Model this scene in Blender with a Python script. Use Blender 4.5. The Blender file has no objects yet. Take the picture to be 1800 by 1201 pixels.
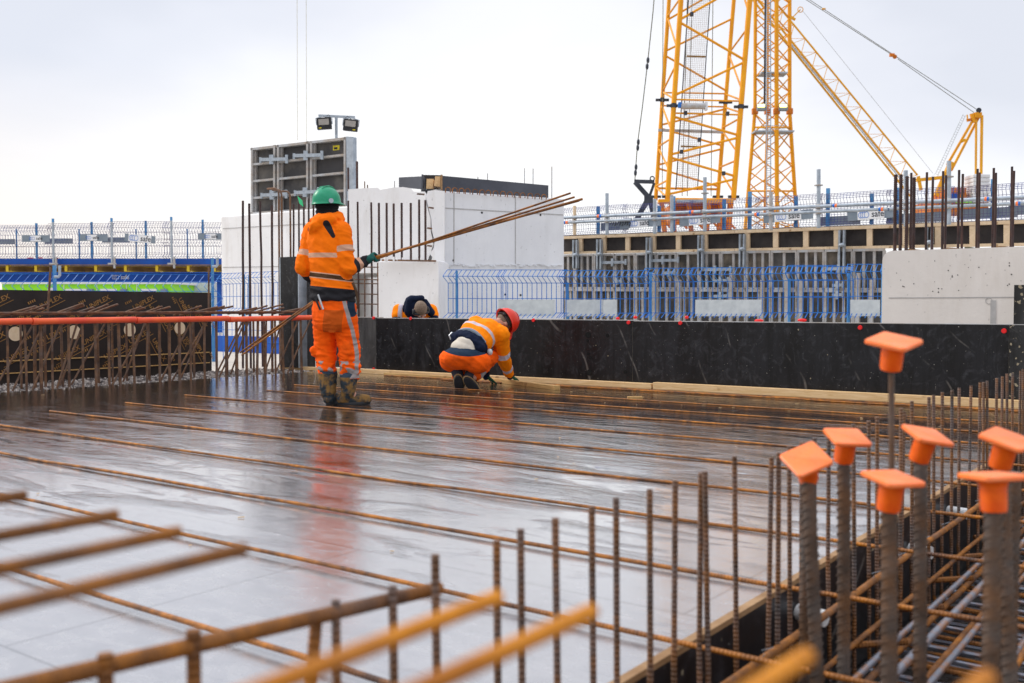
import bpy, bmesh, math, random
import numpy as np
from mathutils import Vector, Matrix, Quaternion, noise
random.seed(7)
S = bpy.context.scene
COL = S.collection
R = math.radians

# ------------------------------------------------------------------ camera, world, sun, exposure
HEAD = R(36.36); PITCH = math.atan(60.5/1766); FPX = 1766.0; CH = .85
cam = bpy.data.objects.new('camera', bpy.data.cameras.new('camera')); COL.objects.link(cam); S.camera = cam
cam.location = (0, 0, CH); cam.rotation_euler = (math.pi/2-PITCH, 0, HEAD)
cam.data.sensor_width = 36; cam.data.lens = FPX/1800*36; cam.data.clip_start = .05; cam.data.clip_end = 3000
cam.data.dof.use_dof = True; cam.data.dof.focus_distance = 9.4; cam.data.dof.aperture_fstop = 3.7
SUN_EL, SUN_AZ = 38, 105     # azimuth measured left of +Y
W = bpy.data.worlds.new('World'); S.world = W; W.use_nodes = True
nt = W.node_tree; nt.nodes.clear()
def wn(t, **k):
    n = nt.nodes.new(t)
    for a, b in k.items(): setattr(n, a, b)
    return n
wo = wn('ShaderNodeOutputWorld'); bg = wn('ShaderNodeBackground'); bg.inputs['Strength'].default_value = .1
sky = wn('ShaderNodeTexSky', sky_type='NISHITA'); sky.sun_disc = False
sky.sun_elevation = R(SUN_EL); sky.sun_rotation = R(-SUN_AZ)
tc = wn('ShaderNodeTexCoord'); sep = wn('ShaderNodeSeparateXYZ'); nt.links.new(tc.outputs['Generated'], sep.inputs[0])
def wm(op, a, b=None, c=None, clamp=False):
    n = wn('ShaderNodeMath', operation=op, use_clamp=clamp)
    for i, v in enumerate((a, b, c)):
        if v is None: continue
        if isinstance(v, (int, float)): n.inputs[i].default_value = v
        else: nt.links.new(v, n.inputs[i])
    return n.outputs[0]
mp = wn('ShaderNodeMapping'); mp.inputs['Scale'].default_value = (1, 1, 2.6); nt.links.new(tc.outputs['Generated'], mp.inputs[0])
nz = wn('ShaderNodeTexNoise'); nz.inputs['Scale'].default_value = 1.6; nz.inputs['Detail'].default_value = 5; nz.inputs['Roughness'].default_value = .5; nz.inputs['Distortion'].default_value = .3
nt.links.new(mp.outputs[0], nz.inputs['Vector'])
# left/right bearing of the sky relative to the site (-1 left .. +1 right)
side = wm('ADD', wm('MULTIPLY', sep.outputs['X'], math.cos(HEAD)), wm('MULTIPLY', sep.outputs['Y'], math.sin(HEAD)))
el = sep.outputs['Z']
# grey-lavender cloud masses: upper left and right
lay = wm('MULTIPLY_ADD', nz.outputs[0], .55, wm('MULTIPLY', el, 1.6))
lay = wm('ADD', lay, wm('MULTIPLY', wm('ABSOLUTE', wm('SUBTRACT', side, .02)), .75))
def ramp(src, stops, interp='EASE'):
    n = wn('ShaderNodeValToRGB'); n.color_ramp.interpolation = interp
    e = n.color_ramp.elements
    while len(e) < len(stops): e.new(.5)
    for i, (p, c) in enumerate(stops): e[i].position = p; e[i].color = (*c, 1)
    nt.links.new(src, n.inputs[0]); return n.outputs[0]
cl = ramp(lay, [(.60, (1.0, .995, 1.0)), (.79, (.905, .91, .945)), (.93, (.765, .785, .855)), (1, (.71, .735, .81))])
# warm band low on the left
wl = wm('MULTIPLY', wm('MULTIPLY_ADD', side, -2.6, -.15, clamp=True), wm('MULTIPLY_ADD', el, -4.5, 1.0, clamp=True))
mixw = wn('ShaderNodeMixRGB'); nt.links.new(wl, mixw.inputs[0]); nt.links.new(cl, mixw.inputs[1]); mixw.inputs[2].default_value = (.985, .895, .815, 1)
up = wm('MULTIPLY_ADD', wm('SUBTRACT', el, .36, clamp=True), 19.0, 8.9)
sc = wn('ShaderNodeMixRGB', blend_type='MULTIPLY'); sc.inputs[0].default_value = 1
nt.links.new(mixw.outputs[0], sc.inputs[1]); cmb = wn('ShaderNodeCombineXYZ')
for i in range(3): nt.links.new(up, cmb.inputs[i])
nt.links.new(cmb.outputs[0], sc.inputs[2])
mx = wn('ShaderNodeMixRGB'); mx.inputs[0].default_value = .93
nt.links.new(sky.outputs[0], mx.inputs[1]); nt.links.new(sc.outputs[0], mx.inputs[2])
nt.links.new(mx.outputs[0], bg.inputs[0]); nt.links.new(bg.outputs[0], wo.inputs[0])
sun = bpy.data.objects.new('sun', bpy.data.lights.new('sun', 'SUN')); COL.objects.link(sun)
sun.data.energy = 1.7; sun.data.angle = R(18); sun.data.color = (1, .95, .88)
az = R(SUN_AZ); sd = Vector((-math.sin(az)*math.cos(R(SUN_EL)), math.cos(az)*math.cos(R(SUN_EL)), math.sin(R(SUN_EL))))
sun.rotation_euler = sd.to_track_quat('Z', 'Y').to_euler(); sun.location = (-20, 0, 30)
S.view_settings.view_transform = 'Standard'; S.view_settings.look = 'None'; S.view_settings.exposure = .36; S.view_settings.gamma = 1

# ------------------------------------------------------------------ measuring helpers (photo pixels 1800x1201 -> points in the place)
_f = Vector((-math.sin(HEAD)*math.cos(PITCH), math.cos(HEAD)*math.cos(PITCH), -math.sin(PITCH)))
_r = Vector((math.cos(HEAD), math.sin(HEAD), 0)); _u = _r.cross(_f); CP = Vector((0, 0, CH))
FH = Vector((-math.sin(HEAD), math.cos(HEAD), 0)); RT = _r.copy(); UP = Vector((0, 0, 1))
def ray(u, v): return _f + _r*((u-900)/FPX) + _u*((600.5-v)/FPX)
def G(u, v, z=0.): d = ray(u, v); return CP + d*((z-CH)/d.z)
def PY(u, v, y): d = ray(u, v); return CP + d*(y/d.y)
def PX(u, v, x): d = ray(u, v); return CP + d*(x/d.x)
def D(u, v, t): return CP + ray(u, v)*t
class Plane:                                      # a vertical plane through two ground points
    def __init__(s, a, b):
        s.a = Vector((a[0], a[1], 0)); s.d = (Vector((b[0], b[1], 0))-s.a).normalized()
        s.n = s.d.cross(UP)
        if s.n.dot(CP-s.a) < 0: s.n = -s.n
    def at(s, u, v, off=0.):
        d = ray(u, v); q = s.a + s.n*off
        return CP + d*((q-CP).dot(s.n)/d.dot(s.n))

# ------------------------------------------------------------------ materials
MATS = {}
class NT:
    def __init__(s, name):
        s.m = bpy.data.materials.new(name); s.m.use_nodes = True; s.t = s.m.node_tree; s.b = s.t.nodes['Principled BSDF']; MATS[name] = s.m
    def n(s, t, **k):
        n = s.t.nodes.new(t)
        for a, b in k.items(): setattr(n, a, b)
        return n
    def l(s, a, b): s.t.links.new(a, b)
    def co(s, scale=(1, 1, 1), kind='Object', rot=(0, 0, 0), loc=(0, 0, 0)):
        c = s.n('ShaderNodeTexCoord'); m = s.n('ShaderNodeMapping'); s.l(c.outputs[kind], m.inputs[0])
        m.inputs['Scale'].default_value = scale; m.inputs['Rotation'].default_value = rot; m.inputs['Location'].default_value = loc
        return m.outputs[0]
    def wco(s, scale=(1, 1, 1), rot=(0, 0, 0)):
        c = s.n('ShaderNodeNewGeometry'); m = s.n('ShaderNodeMapping'); s.l(c.outputs['Position'], m.inputs[0])
        m.inputs['Scale'].default_value = scale; m.inputs['Rotation'].default_value = rot
        return m.outputs[0]
    def noise(s, vec, scale, detail=4, rough=.55, dist=0.):
        n = s.n('ShaderNodeTexNoise'); s.l(vec, n.inputs['Vector']); n.inputs['Scale'].default_value = scale
        n.inputs['Detail'].default_value = detail; n.inputs['Roughness'].default_value = rough; n.inputs['Distortion'].default_value = dist
        return n.outputs[0]
    def math(s, op, a, b=None, c=None, clamp=False):
        n = s.n('ShaderNodeMath', operation=op, use_clamp=clamp)
        for i, v in enumerate((a, b, c)):
            if v is None: continue
            if isinstance(v, (int, float)): n.inputs[i].default_value = v
            else: s.l(v, n.inputs[i])
        return n.outputs[0]
    def ramp(s, src, stops, interp='LINEAR'):
        n = s.n('ShaderNodeValToRGB'); n.color_ramp.interpolation = interp; e = n.color_ramp.elements
        while len(e) < len(stops): e.new(.5)
        for i, (p, c) in enumerate(stops):
            e[i].position = p; e[i].color = (c, c, c, 1) if isinstance(c, (int, float)) else (*c, 1)
        s.l(src, n.inputs[0]); return n.outputs[0]
    def mix(s, fac, a, b, mode='MIX'):
        n = s.n('ShaderNodeMixRGB', blend_type=mode)
        for i, v in ((0, fac), (1, a), (2, b)):
            if isinstance(v, (int, float)): n.inputs[i].default_value = v
            elif isinstance(v, tuple): n.inputs[i].default_value = (*v, 1)
            else: s.l(v, n.inputs[i])
        return n.outputs[0]
    def bump(s, h, strength=.3, dist=.01, prev=None):
        n = s.n('ShaderNodeBump'); n.inputs['Strength'].default_value = strength; n.inputs['Distance'].default_value = dist
        s.l(h, n.inputs['Height'])
        if prev is not None: s.l(prev, n.inputs['Normal'])
        return n.outputs[0]
    def set(s, **k):
        names = dict(color='Base Color', rough='Roughness', metal='Metallic', normal='Normal', ior='IOR', spec='Specular IOR Level', coat='Coat Weight', coatr='Coat Roughness', sheen='Sheen Weight', em='Emission Color', ems='Emission Strength')
        for a, v in k.items():
            i = s.b.inputs[names[a]]
            if isinstance(v, (int, float)): i.default_value = v
            elif isinstance(v, tuple): i.default_value = (*v, 1)
            else: s.l(v, i)
        return s.m
def plain(name, c1, c2=None, scale=6, rough=.6, metal=0., bump=.1, bscale=60, stretch=(1, 1, 1), bd=.004, lo=.35, hi=.65, world=False):
    m = NT(name); v = m.wco(stretch) if world else m.co(stretch)
    c2 = c2 or tuple(x*.7 for x in c1)
    f = m.ramp(m.noise(v, scale, 5, .6), [(lo, 0.), (hi, 1.)])
    m.set(color=m.mix(f, c1, c2), rough=rough, metal=metal, spec=.28)
    if bump: m.set(normal=m.bump(m.noise(v, bscale, 3), bump, bd))
    return m.m
def rebar_mat(name, light, dark, grey, greyamt, ribs=True, rough=.75):
    m = NT(name); v = m.co(); info = m.n('ShaderNodeObjectInfo')
    c = m.n('ShaderNodeTexCoord'); add = m.n('ShaderNodeVectorMath', operation='ADD'); m.l(c.outputs['Object'], add.inputs[0])
    cb = m.n('ShaderNodeCombineXYZ'); m.l(m.math('MULTIPLY', info.outputs['Random'], 37.), cb.inputs[2]); m.l(cb.outputs[0], add.inputs[1])
    v2 = add.outputs[0]
    f = m.ramp(m.noise(v2, 3.2, 6, .7), [(.38, 0.), (.6, 1.)])
    f2 = m.ramp(m.noise(v2, 24, 3, .6), [(.42, 0.), (.62, 1.)])
    col = m.mix(f, dark, light); col = m.mix(m.math('MULTIPLY', f2, .45), col, dark)
    g = m.ramp(m.noise(v2, 5.7, 4, .6), [(.6-greyamt*.35, 0.), (.7-greyamt*.2, 1.)])
    col = m.mix(m.math('MULTIPLY', g, greyamt), col, grey)
    m.set(color=col, rough=rough, spec=.35)
    if ribs:
        w = m.n('ShaderNodeTexWave'); w.wave_type = 'BANDS'; w.bands_direction = 'Z'
        mp2 = m.co((22, 0, 1)); m.l(m.co((.35, .35, 1)), w.inputs['Vector']); w.inputs['Scale'].default_value = 28; w.inputs['Distortion'].default_value = 0
        m.set(normal=m.bump(w.outputs['Fac'], .42, .005, m.bump(m.noise(v, 90, 3), .35, .002)))
    else: m.set(normal=m.bump(m.noise(v, 60, 4), .5, .003))
    return m.m

M = {}
M['rust'] = rebar_mat('rust_orange', (.40, .14, .012), (.085, .036, .015), (.13, .12, .12), .25)
M['rustdeck'] = rebar_mat('rust_wet', (.50, .17, .010), (.06, .024, .012), (.09, .085, .085), .2, rough=.5)
M['rustsunlit'] = rebar_mat('rust_sunlit', (.66, .25, .014), (.34, .11, .008), (.2, .15, .12), .15)  # sunlit copy of the rust, the brightness put into its colour
M['rustdark'] = rebar_mat('rust_brown', (.25, .125, .06), (.075, .038, .024), (.16, .14, .13), .4)
M['rustpurple'] = rebar_mat('rust_dark_plum', (.085, .04, .03), (.035, .02, .02), (.08, .08, .09), .3)
M['steelbar'] = rebar_mat('steel_grey_rust', (.27, .10, .018), (.055, .034, .022), (.11, .11, .12), .5, ribs=True, rough=.38)
m = NT('wet_steel'); v = m.co(); m.set(color=m.mix(m.ramp(m.noise(v, 7, 5, .7), [(.48, 0.), (.6, 1.)]), (.17, .18, .215), (.30, .11, .02)), rough=.28, metal=.35, spec=.6, normal=m.bump(m.noise(v, 60, 3), .3, .002)); M['wetsteel'] = m.m
M['thickbar'] = rebar_mat('thick_steel', (.14, .062, .022), (.036, .028, .023), (.11, .108, .105), .45, ribs=False, rough=.5)
# wet plywood deck
m = NT('wet_deck'); v = m.wco()
big = m.noise(v, .55, 5, .6, .6); streak = m.noise(m.wco((.9, 3.2, 1)), 1.6, 7, .62, .8); fine = m.noise(m.wco((1, 2, 1)), 9, 6, .65, .5)
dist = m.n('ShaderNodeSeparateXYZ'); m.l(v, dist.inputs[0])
# wetter towards far wall and left edge; dark wall reflections put into the colour
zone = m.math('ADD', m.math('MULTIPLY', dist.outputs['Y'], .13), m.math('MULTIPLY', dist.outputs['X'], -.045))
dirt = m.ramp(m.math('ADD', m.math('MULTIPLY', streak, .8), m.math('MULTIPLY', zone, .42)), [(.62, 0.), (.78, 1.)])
wet = m.ramp(m.math('ADD', big, m.math('MULTIPLY', fine, .25)), [(.45, 0.), (.75, 1.)])
base = m.mix(m.ramp(fine, [(.35, 0.), (.7, 1.)]), (.20, .198, .21), (.29, .285, .29))
swirl = m.ramp(m.noise(m.wco((1.2, 1, 1), rot=(0, 0, .5)), 2.6, 8, .7, 2.2), [(.5, 0.), (.66, 1.)])
base = m.mix(m.math('MULTIPLY', swirl, .22), base, (.14, .14, .15))
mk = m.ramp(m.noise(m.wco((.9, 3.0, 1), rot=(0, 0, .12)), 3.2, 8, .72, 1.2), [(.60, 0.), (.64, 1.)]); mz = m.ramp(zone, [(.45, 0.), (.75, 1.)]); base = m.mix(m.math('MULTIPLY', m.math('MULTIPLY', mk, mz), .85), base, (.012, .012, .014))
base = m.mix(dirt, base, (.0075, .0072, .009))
scum = m.ramp(m.noise(m.wco((1, 2.6, 1)), 5.5, 7, .7, 1.2), [(.60, 0.), (.70, 1.)])
base = m.mix(m.math('MULTIPLY', m.math('MULTIPLY', scum, dirt), .5), base, (.24, .22, .21))
spots = m.ramp(m.noise(v, 14, 2, .5), [(.74, 0.), (.78, 1.)]); base = m.mix(m.math('MULTIPLY', spots, .5), base, (.32, .24, .16))
orng = m.ramp(m.noise(m.wco((1, 1.5, 1)), 3.4, 5, .7, .8), [(.70, 0.), (.78, 1.)]); base = m.mix(m.math('MULTIPLY', orng, .10), base, (.40, .22, .10))
br = m.n('ShaderNodeTexBrick'); m.l(m.wco((1, 1, 1)), br.inputs['Vector']); br.inputs['Scale'].default_value = 1
br.offset = .5; br.inputs['Brick Width'].default_value = 2.5; br.inputs['Row Height'].default_value = 1.25; br.inputs['Mortar Size'].default_value = .004; br.inputs['Mortar Smooth'].default_value = 0
base = m.mix(m.math('MULTIPLY', br.outputs['Fac'], .75), base, (.03, .028, .03))
rgh = m.math('MULTIPLY_ADD', wet, .06, .02)
rgh = m.math('ADD', rgh, m.math('MULTIPLY', m.math('MULTIPLY', scum, dirt), .3))
rgh = m.math('ADD', rgh, m.math('MULTIPLY', m.ramp(fine, [(.5, 0.), (.75, 1.)]), .10))
nm = m.bump(m.noise(m.wco((1, 1.6, 1)), 2.2, 3, .5), .07, .02)
rip = m.noise(m.wco((.8, 2.2, 1)), 4.5, 6, .65, 1.0)
nm = m.bump(m.math('MULTIPLY', rip, m.math('MULTIPLY_ADD', dirt, .95, .03)), .4, .011, nm)
nm = m.bump(m.math('ADD', fine, m.math('MULTIPLY', scum, .5)), .09, .004, nm)
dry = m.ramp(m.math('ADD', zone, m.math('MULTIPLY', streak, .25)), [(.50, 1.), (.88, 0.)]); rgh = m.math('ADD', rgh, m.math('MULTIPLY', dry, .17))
m.set(color=base, rough=rgh, ior=2.1, normal=nm, coat=1., coatr=.03); m.b.inputs['Coat IOR'].default_value = 1.9
m.l(nm, m.b.inputs['Coat Normal']); m.l(m.math('MULTIPLY', rgh, .8), m.b.inputs['Coat Roughness']); M['deck'] = m.m
# black film-faced formwork ply
def filmply(name, base, light, speck=(.36, .30, .2), sp=.765, scr=1.0, rough=.30):
    m = NT(name); v = m.wco()
    st = m.noise(m.wco((2.0, 2.0, .45)), 3.0, 7, .65, .5)
    c = m.mix(m.ramp(st, [(.4, 0.), (.72, 1.)]), base, light)
    sm = m.noise(m.wco((1.3, 1, 1.2), rot=(0, .9, 0)), 5, 6, .7, 2.2); c = m.mix(m.math('MULTIPLY', m.ramp(sm, [(.52, 0.), (.72, 1.)]), .42*scr), c, (.075, .075, .085))
    s1 = m.ramp(m.noise(v, 26, 1.5, .4), [(sp, 0.), (sp+.02, 1.)]); c = m.mix(m.math('MULTIPLY', s1, .8), c, speck)
    s2 = m.ramp(m.noise(v, 70, 1, .4), [(.79, 0.), (.81, 1.)]); c = m.mix(s2, c, (.4, .38, .34))
    vo = m.n('ShaderNodeTexWave'); m.l(m.wco((1, 1, 1), rot=(0, .62, .1)), vo.inputs['Vector']); vo.inputs['Scale'].default_value = .7; vo.inputs['Distortion'].default_value = 9; vo.inputs['Detail'].default_value = 3; vo.inputs['Detail Scale'].default_value = .6
    ln = m.math('MULTIPLY', m.ramp(vo.outputs['Fac'], [(.0, 1.), (.006, 0.)]), m.ramp(m.noise(v, 3.1), [(.5, 0.), (.6, 1.)]))
    c = m.mix(m.math('MULTIPLY', ln, .4*scr), c, (.22, .2, .18))
    dr = m.ramp(m.noise(m.wco((5, 5, .35)), 3.2, 6, .7, .4), [(.52, 0.), (.62, 1.)]); c = m.mix(m.math('MULTIPLY', dr, .55), c, tuple(x*.35 for x in base))
    m.set(color=c, rough=m.math('MULTIPLY_ADD', st, .4, rough-.14), spec=.3, normal=m.bump(m.noise(v, 30, 4), .12, .003)); return m.m
M['film'] = filmply('black_film_ply', (.004, .0038, .0045), (.014, .014, .017))
M['filmgrey'] = filmply('grey_film_ply', (.045, .043, .042), (.11, .105, .10), scr=1.5)
M['filmdirty'] = filmply('dirty_film_ply', (.012, .012, .012), (.035, .035, .035), sp=.62)
M['filmdark'] = plain('dark_film_ply', (.022, .018, .018), (.045, .038, .035), 3, .55, bump=.1)
M['edgedirty'] = plain('dirty_edge', (.11, .10, .08), (.045, .042, .04), 20, .7)
M['greyply'] = plain('charcoal_ply', (.05, .053, .065), (.085, .09, .105), 2, .6, bump=.1, lo=.3, hi=.8)
M['logoply'] = plain('printed_ply', (.016, .011, .010), (.03, .022, .018), 2, .5)
M['gold'] = plain('gold_print', (.34, .17, .05), (.22, .11, .035), 3, .7, bump=0)
def timber(name, c1, c2, stretch=(1, 1, 1)):
    m = NT(name); v = m.co(stretch)
    w = m.noise(v, 7, 6, .65, 1.2); kn = m.ramp(m.noise(m.co(), 6.5, 1, .4), [(.73, 0.), (.78, 1.)])
    c = m.mix(m.ramp(w, [(.35, 0.), (.68, 1.)]), c1, c2); c = m.mix(m.math('MULTIPLY', kn, .7), c, (.25, .12, .04))
    m.set(color=c, rough=.7, normal=m.bump(w, .25, .003)); return m.m
M['timber'] = timber('sawn_pine', (.72, .50, .27), (.55, .33, .13), (.6, 8, 8))
M['timberwet'] = timber('damp_pine', (.58, .36, .13), (.36, .19, .06), (.6, 8, 8))
M['timberpale'] = timber('pale_pine', (.72, .56, .38), (.58, .42, .25), (1, 1, 1))
M['edgewood'] = plain('ply_edge', (.36, .22, .11), (.22, .12, .05), 6, .7)
# concrete
def concrete(name, c1, c2, stain, sc=1.0, holes=.5, streak=.5, bd=.006):
    m = NT(name); v = m.wco()
    a = m.noise(v, 1.1*sc, 6, .6, .4); b = m.noise(m.wco((1.4, 1.4, .25)), 2.2*sc, 6, .65, .3)
    c = m.mix(m.ramp(a, [(.35, 0.), (.7, 1.)]), c1, c2)
    c = m.mix(m.math('MULTIPLY', m.ramp(b, [(.52, 0.), (.78, 1.)]), streak), c, stain)
    h = m.ramp(m.noise(v, 22, 1.5, .3), [(.735, 0.), (.76, 1.)]); c = m.mix(m.math('MULTIPLY', h, holes), c, (.12, .11, .10))
    m.set(color=c, rough=.85, spec=.25, normal=m.bump(m.noise(v, 18, 6, .6), .35, bd)); return m.m
M['white'] = concrete('white_wall', (.86, .85, .84), (.77, .755, .74), (.52, .47, .41), streak=.55, holes=.3)
M['white2'] = concrete('grey_white_concrete', (.74, .745, .755), (.66, .665, .68), (.5, .5, .5), streak=.3, holes=.25)
M['block'] = concrete('beige_concrete', (.70, .655, .61), (.62, .58, .54), (.47, .41, .34), streak=.4, holes=.25)
M['slabc'] = concrete('pale_slab', (.52, .47, .40), (.42, .38, .33), (.33, .29, .25), streak=.2, holes=.2)
M['ground'] = concrete('site_ground', (.30, .26, .21), (.22, .19, .155), (.14, .12, .10), sc=.3)
M['blind'] = concrete('blinding', (.035, .032, .03), (.06, .055, .05), (.02, .02, .02), sc=4)
M['seam'] = plain('seam', (.42, .41, .40), (.34, .33, .32), 8, .9)
M['gravel'] = plain('gravel_stone', (.42, .37, .33), (.12, .105, .10), 14, .8, world=True, lo=.45, hi=.55)
M['soil'] = plain('dark_soil', (.055, .035, .025), (.10, .07, .05), 3, .95, bump=.6, bscale=12, bd=.05)
# metals and plastics
M['galv'] = plain('galvanised_steel', (.44, .49, .54), (.30, .34, .38), 8, .45, .55, .1)
M['galvdirty'] = plain('dirty_steel_frame', (.45, .46, .47), (.34, .26, .18), 4, .6, .3, .25, lo=.4, hi=.75)
M['dirtyply'] = plain('dirty_form_face', (.07, .062, .055), (.30, .25, .19), 2.2, .8, bump=.2, lo=.42, hi=.8, world=True)
M['cleanply'] = plain('form_face', (.06, .058, .06), (.20, .185, .16), 1.5, .7, bump=.1, lo=.45, hi=.8, world=True)
M['fenceblue'] = plain('blue_coated_wire', (.012, .12, .47), (.03, .20, .55), 4, .45, bump=0)
M['postblue'] = plain('blue_post', (.03, .20, .48), (.12, .30, .50), 3, .5, bump=.05)
M['fencefar'] = plain('plum_wire', (.05, .07, .26), (.12, .09, .14), 2, .6, bump=0, world=True)
M['beamblue'] = plain('blue_beam', (.006, .10, .48), (.01, .07, .34), 1.2, .5, bump=.05, world=True)
M['beamyellow'] = plain('yellow_beam', (.62, .44, .02), (.30, .20, .05), 3, .6, bump=.1, lo=.45, hi=.7)
M['beamweb'] = plain('beam_web', (.30, .18, .06), (.18, .11, .04), 4, .7)
M['green'] = plain('lime_cladding', (.30, .78, .03), (.26, .70, .03), 1, .5, bump=0)
M['offwhite'] = plain('white_trim', (.72, .72, .72), (.6, .6, .62), 2, .6, bump=0)
M['signwhite'] = plain('sign_white', (.80, .80, .80), (.7, .7, .7), 2, .5, bump=0)
M['signgrey'] = plain('sign_grey', (.17, .21, .25), (.23, .27, .31), 3, .5, bump=0)
M['signink'] = plain('sign_ink', (.035, .04, .055), None, 3, .5, bump=0)
M['signblue'] = plain('sign_blue', (.03, .18, .60), None, 3, .5, bump=0)
M['plate'] = plain('white_plate', (.56, .60, .61), (.42, .46, .48), 5, .6, bump=.1)
M['red'] = plain('red_plug', (.80, .02, .02), (.65, .015, .02), 5, .4, bump=0)
M['pipe'] = plain('orange_red_pipe', (.86, .13, .04), (.72, .07, .035), 3, .38, bump=.05, lo=.4, hi=.7, world=True)
M['hole'] = plain('bore_hole', (.004, .004, .004), None, 3, .9, bump=0)
M['crane'] = plain('crane_yellow', (.82, .36, .004), (.72, .28, .004), 1.2, .42, bump=.03)
M['cranefar'] = plain('crane_yellow_far', (.82, .40, .012), (.72, .33, .012), 1, .5, bump=.03)
M['craneorange'] = plain('crane_orange', (.68, .20, .01), (.48, .13, .01), 2, .5, bump=.03)
M['darksteel'] = plain('dark_steel', (.03, .035, .045), (.06, .065, .08), 3, .5, .3, bump=.05)
M['rope'] = plain('wire_rope', (.10, .10, .06), (.16, .15, .10), 3, .6, bump=0)
M['ropeyel'] = plain('yellow_rope', (.62, .58, .38), None, 3, .6, bump=0)
M['ropepale'] = plain('pale_rope', (.40, .40, .38), None, 3, .6, bump=0)
M['black'] = plain('black_plastic', (.015, .015, .017), (.03, .03, .033), 6, .5, bump=.05)
M['lens'] = plain('lamp_lens', (.36, .33, .29), (.28, .26, .24), 5, .25, bump=0)
M['yellow'] = plain('yellow_sticker', (.75, .62, .03), (.5, .4, .02), 20, .5, bump=0)
M['pvc'] = plain('white_pvc', (.72, .72, .70), (.55, .55, .54), 5, .4, bump=0)
M['tag'] = plain('green_tag', (.03, .55, .22), (.04, .45, .18), 5, .4, bump=0)
M['spray'] = plain('lime_spray', (.22, .75, .02), None, 5, .6, bump=0)
m = NT('orange_cap'); c = m.noise(m.co(), 30, 5, .6)
d_ = m.ramp(m.noise(m.co(), 14, 6, .7), [(.45, 0.), (.7, 1.)])  # peach patches: dust, plus pale sky gleam put into the plate colour
m.set(color=m.mix(m.math('MULTIPLY', d_, .28), m.mix(m.ramp(c, [(.35, 0.), (.7, 1.)]), (.96, .215, .035), (.88, .15, .015)), (.93, .42, .22)), rough=.42, normal=m.bump(m.noise(m.co(), 120, 3), .15, .001))
m.b.inputs['Subsurface Weight'].default_value = .15; m.b.inputs['Subsurface Radius'].default_value = (.02, .006, .002); m.b.inputs['Subsurface Scale'].default_value = .5; M['cap'] = m.m
M['capcollar'] = plain('orange_collar', (.92, .15, .008), (.78, .09, .006), 26, .4, bump=.1, bscale=90, bd=.001)
M['capred'] = plain('red_cap', (.80, .05, .03), (.65, .03, .02), 20, .45, bump=.05)
M['lampon'] = NT('lit_lamp').set(color=(.9, .8, .3), em=(1, .85, .25), ems=3.0)
# clothing
def cloth(name, base, dirt, third=(.02, .02, .025), refl=(.62, .50, .42), tint=None, dirtamt=.35, ds=3.5):
    m = NT(name); v = m.co()
    c = m.mix(m.math('MULTIPLY', m.ramp(m.noise(v, ds, 6, .65), [(.5, 0.), (.75, 1.)] if ds < 9 else [(.44, 0.), (.56, 1.)]), dirtamt), base, dirt)
    def band(attr, col, cc):
        a = m.n('ShaderNodeAttribute', attribute_name=attr)
        f = m.math('LESS_THAN', a.outputs['Fac'], 0.)
        return m.mix(f, cc, col)
    c = band('b_third', third, c); c = band('b_reflect', refl, c)
    if tint: c = band('b_tint', tint, c)
    m.set(color=c, rough=.85, spec=.12, normal=m.bump(m.noise(v, 26, 5, .6), .35, .006, m.bump(m.noise(v, 400, 2), .25, .001))); return m.m
M['jacket'] = cloth('orange_hivis', (.92, .17, .002), (.60, .11, .006), third=(.022, .021, .024), refl=(.58, .33, .22), tint=(.07, .034, .014), dirtamt=.3)
M['trouser'] = cloth('orange_trousers', (.90, .105, .003), (.32, .055, .008), third=(.015, .03, .055), refl=(.33, .28, .265), tint=(.52, .085, .008), dirtamt=.7)
M['jacket2'] = cloth('amber_hivis', (.95, .235, .002), (.72, .13, .004), third=(.012, .016, .03), refl=(.52, .46, .50), dirtamt=.3)
M['navy'] = cloth('navy_cloth', (.008, .013, .032), (.02, .025, .05), dirtamt=.4)
M['blackcloth'] = cloth('black_cloth', (.010, .010, .011), (.03, .03, .03), dirtamt=.4)
M['shirt'] = cloth('cream_shirt', (.62, .56, .47), (.5, .43, .35))
M['glove'] = cloth('green_glove', (.015, .10, .085), (.16, .13, .04), dirtamt=.7)
M['glove2'] = cloth('olive_glove', (.02, .075, .045), (.13, .10, .035), dirtamt=.6)
M['boot'] = cloth('tan_boot', (.22, .12, .04), (.03, .038, .045), third=(.03, .03, .033), refl=(.04, .06, .085), dirtamt=1., ds=11)
M['boot2'] = cloth('dark_boot', (.022, .024, .03), (.06, .055, .05), third=(.30, .19, .09), refl=(.04, .045, .06), dirtamt=.4)
m = NT('skin'); m.set(color=m.mix(m.noise(m.co(), 18), (.52, .27, .19), (.44, .19, .13)), rough=.55); m.b.inputs['Subsurface Weight'].default_value = .1; M['skin'] = m.m
m = NT('hair'); m.set(color=m.mix(m.ramp(m.noise(m.co(), 160, 4), [(.4, 0.), (.6, 1.)]), (.24, .165, .11), (.12, .08, .055)), rough=.8, normal=m.bump(m.noise(m.co(), 260, 3), .8, .004)); M['hair'] = m.m
M['helmetgreen'] = plain('green_shell', (.012, .27, .13), (.05, .34, .2), 9, .33, bump=.03, lo=.5, hi=.85)
M['helmetred'] = plain('red_shell', (.76, .03, .012), (.66, .045, .02), 9, .35, bump=.03)
M['leather'] = plain('brown_leather', (.10, .05, .022), (.05, .025, .012), 20, .6, bump=.3)
M['chrome'] = plain('tool_steel', (.6, .62, .64), (.45, .46, .48), 20, .3, .8, bump=.02)

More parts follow.
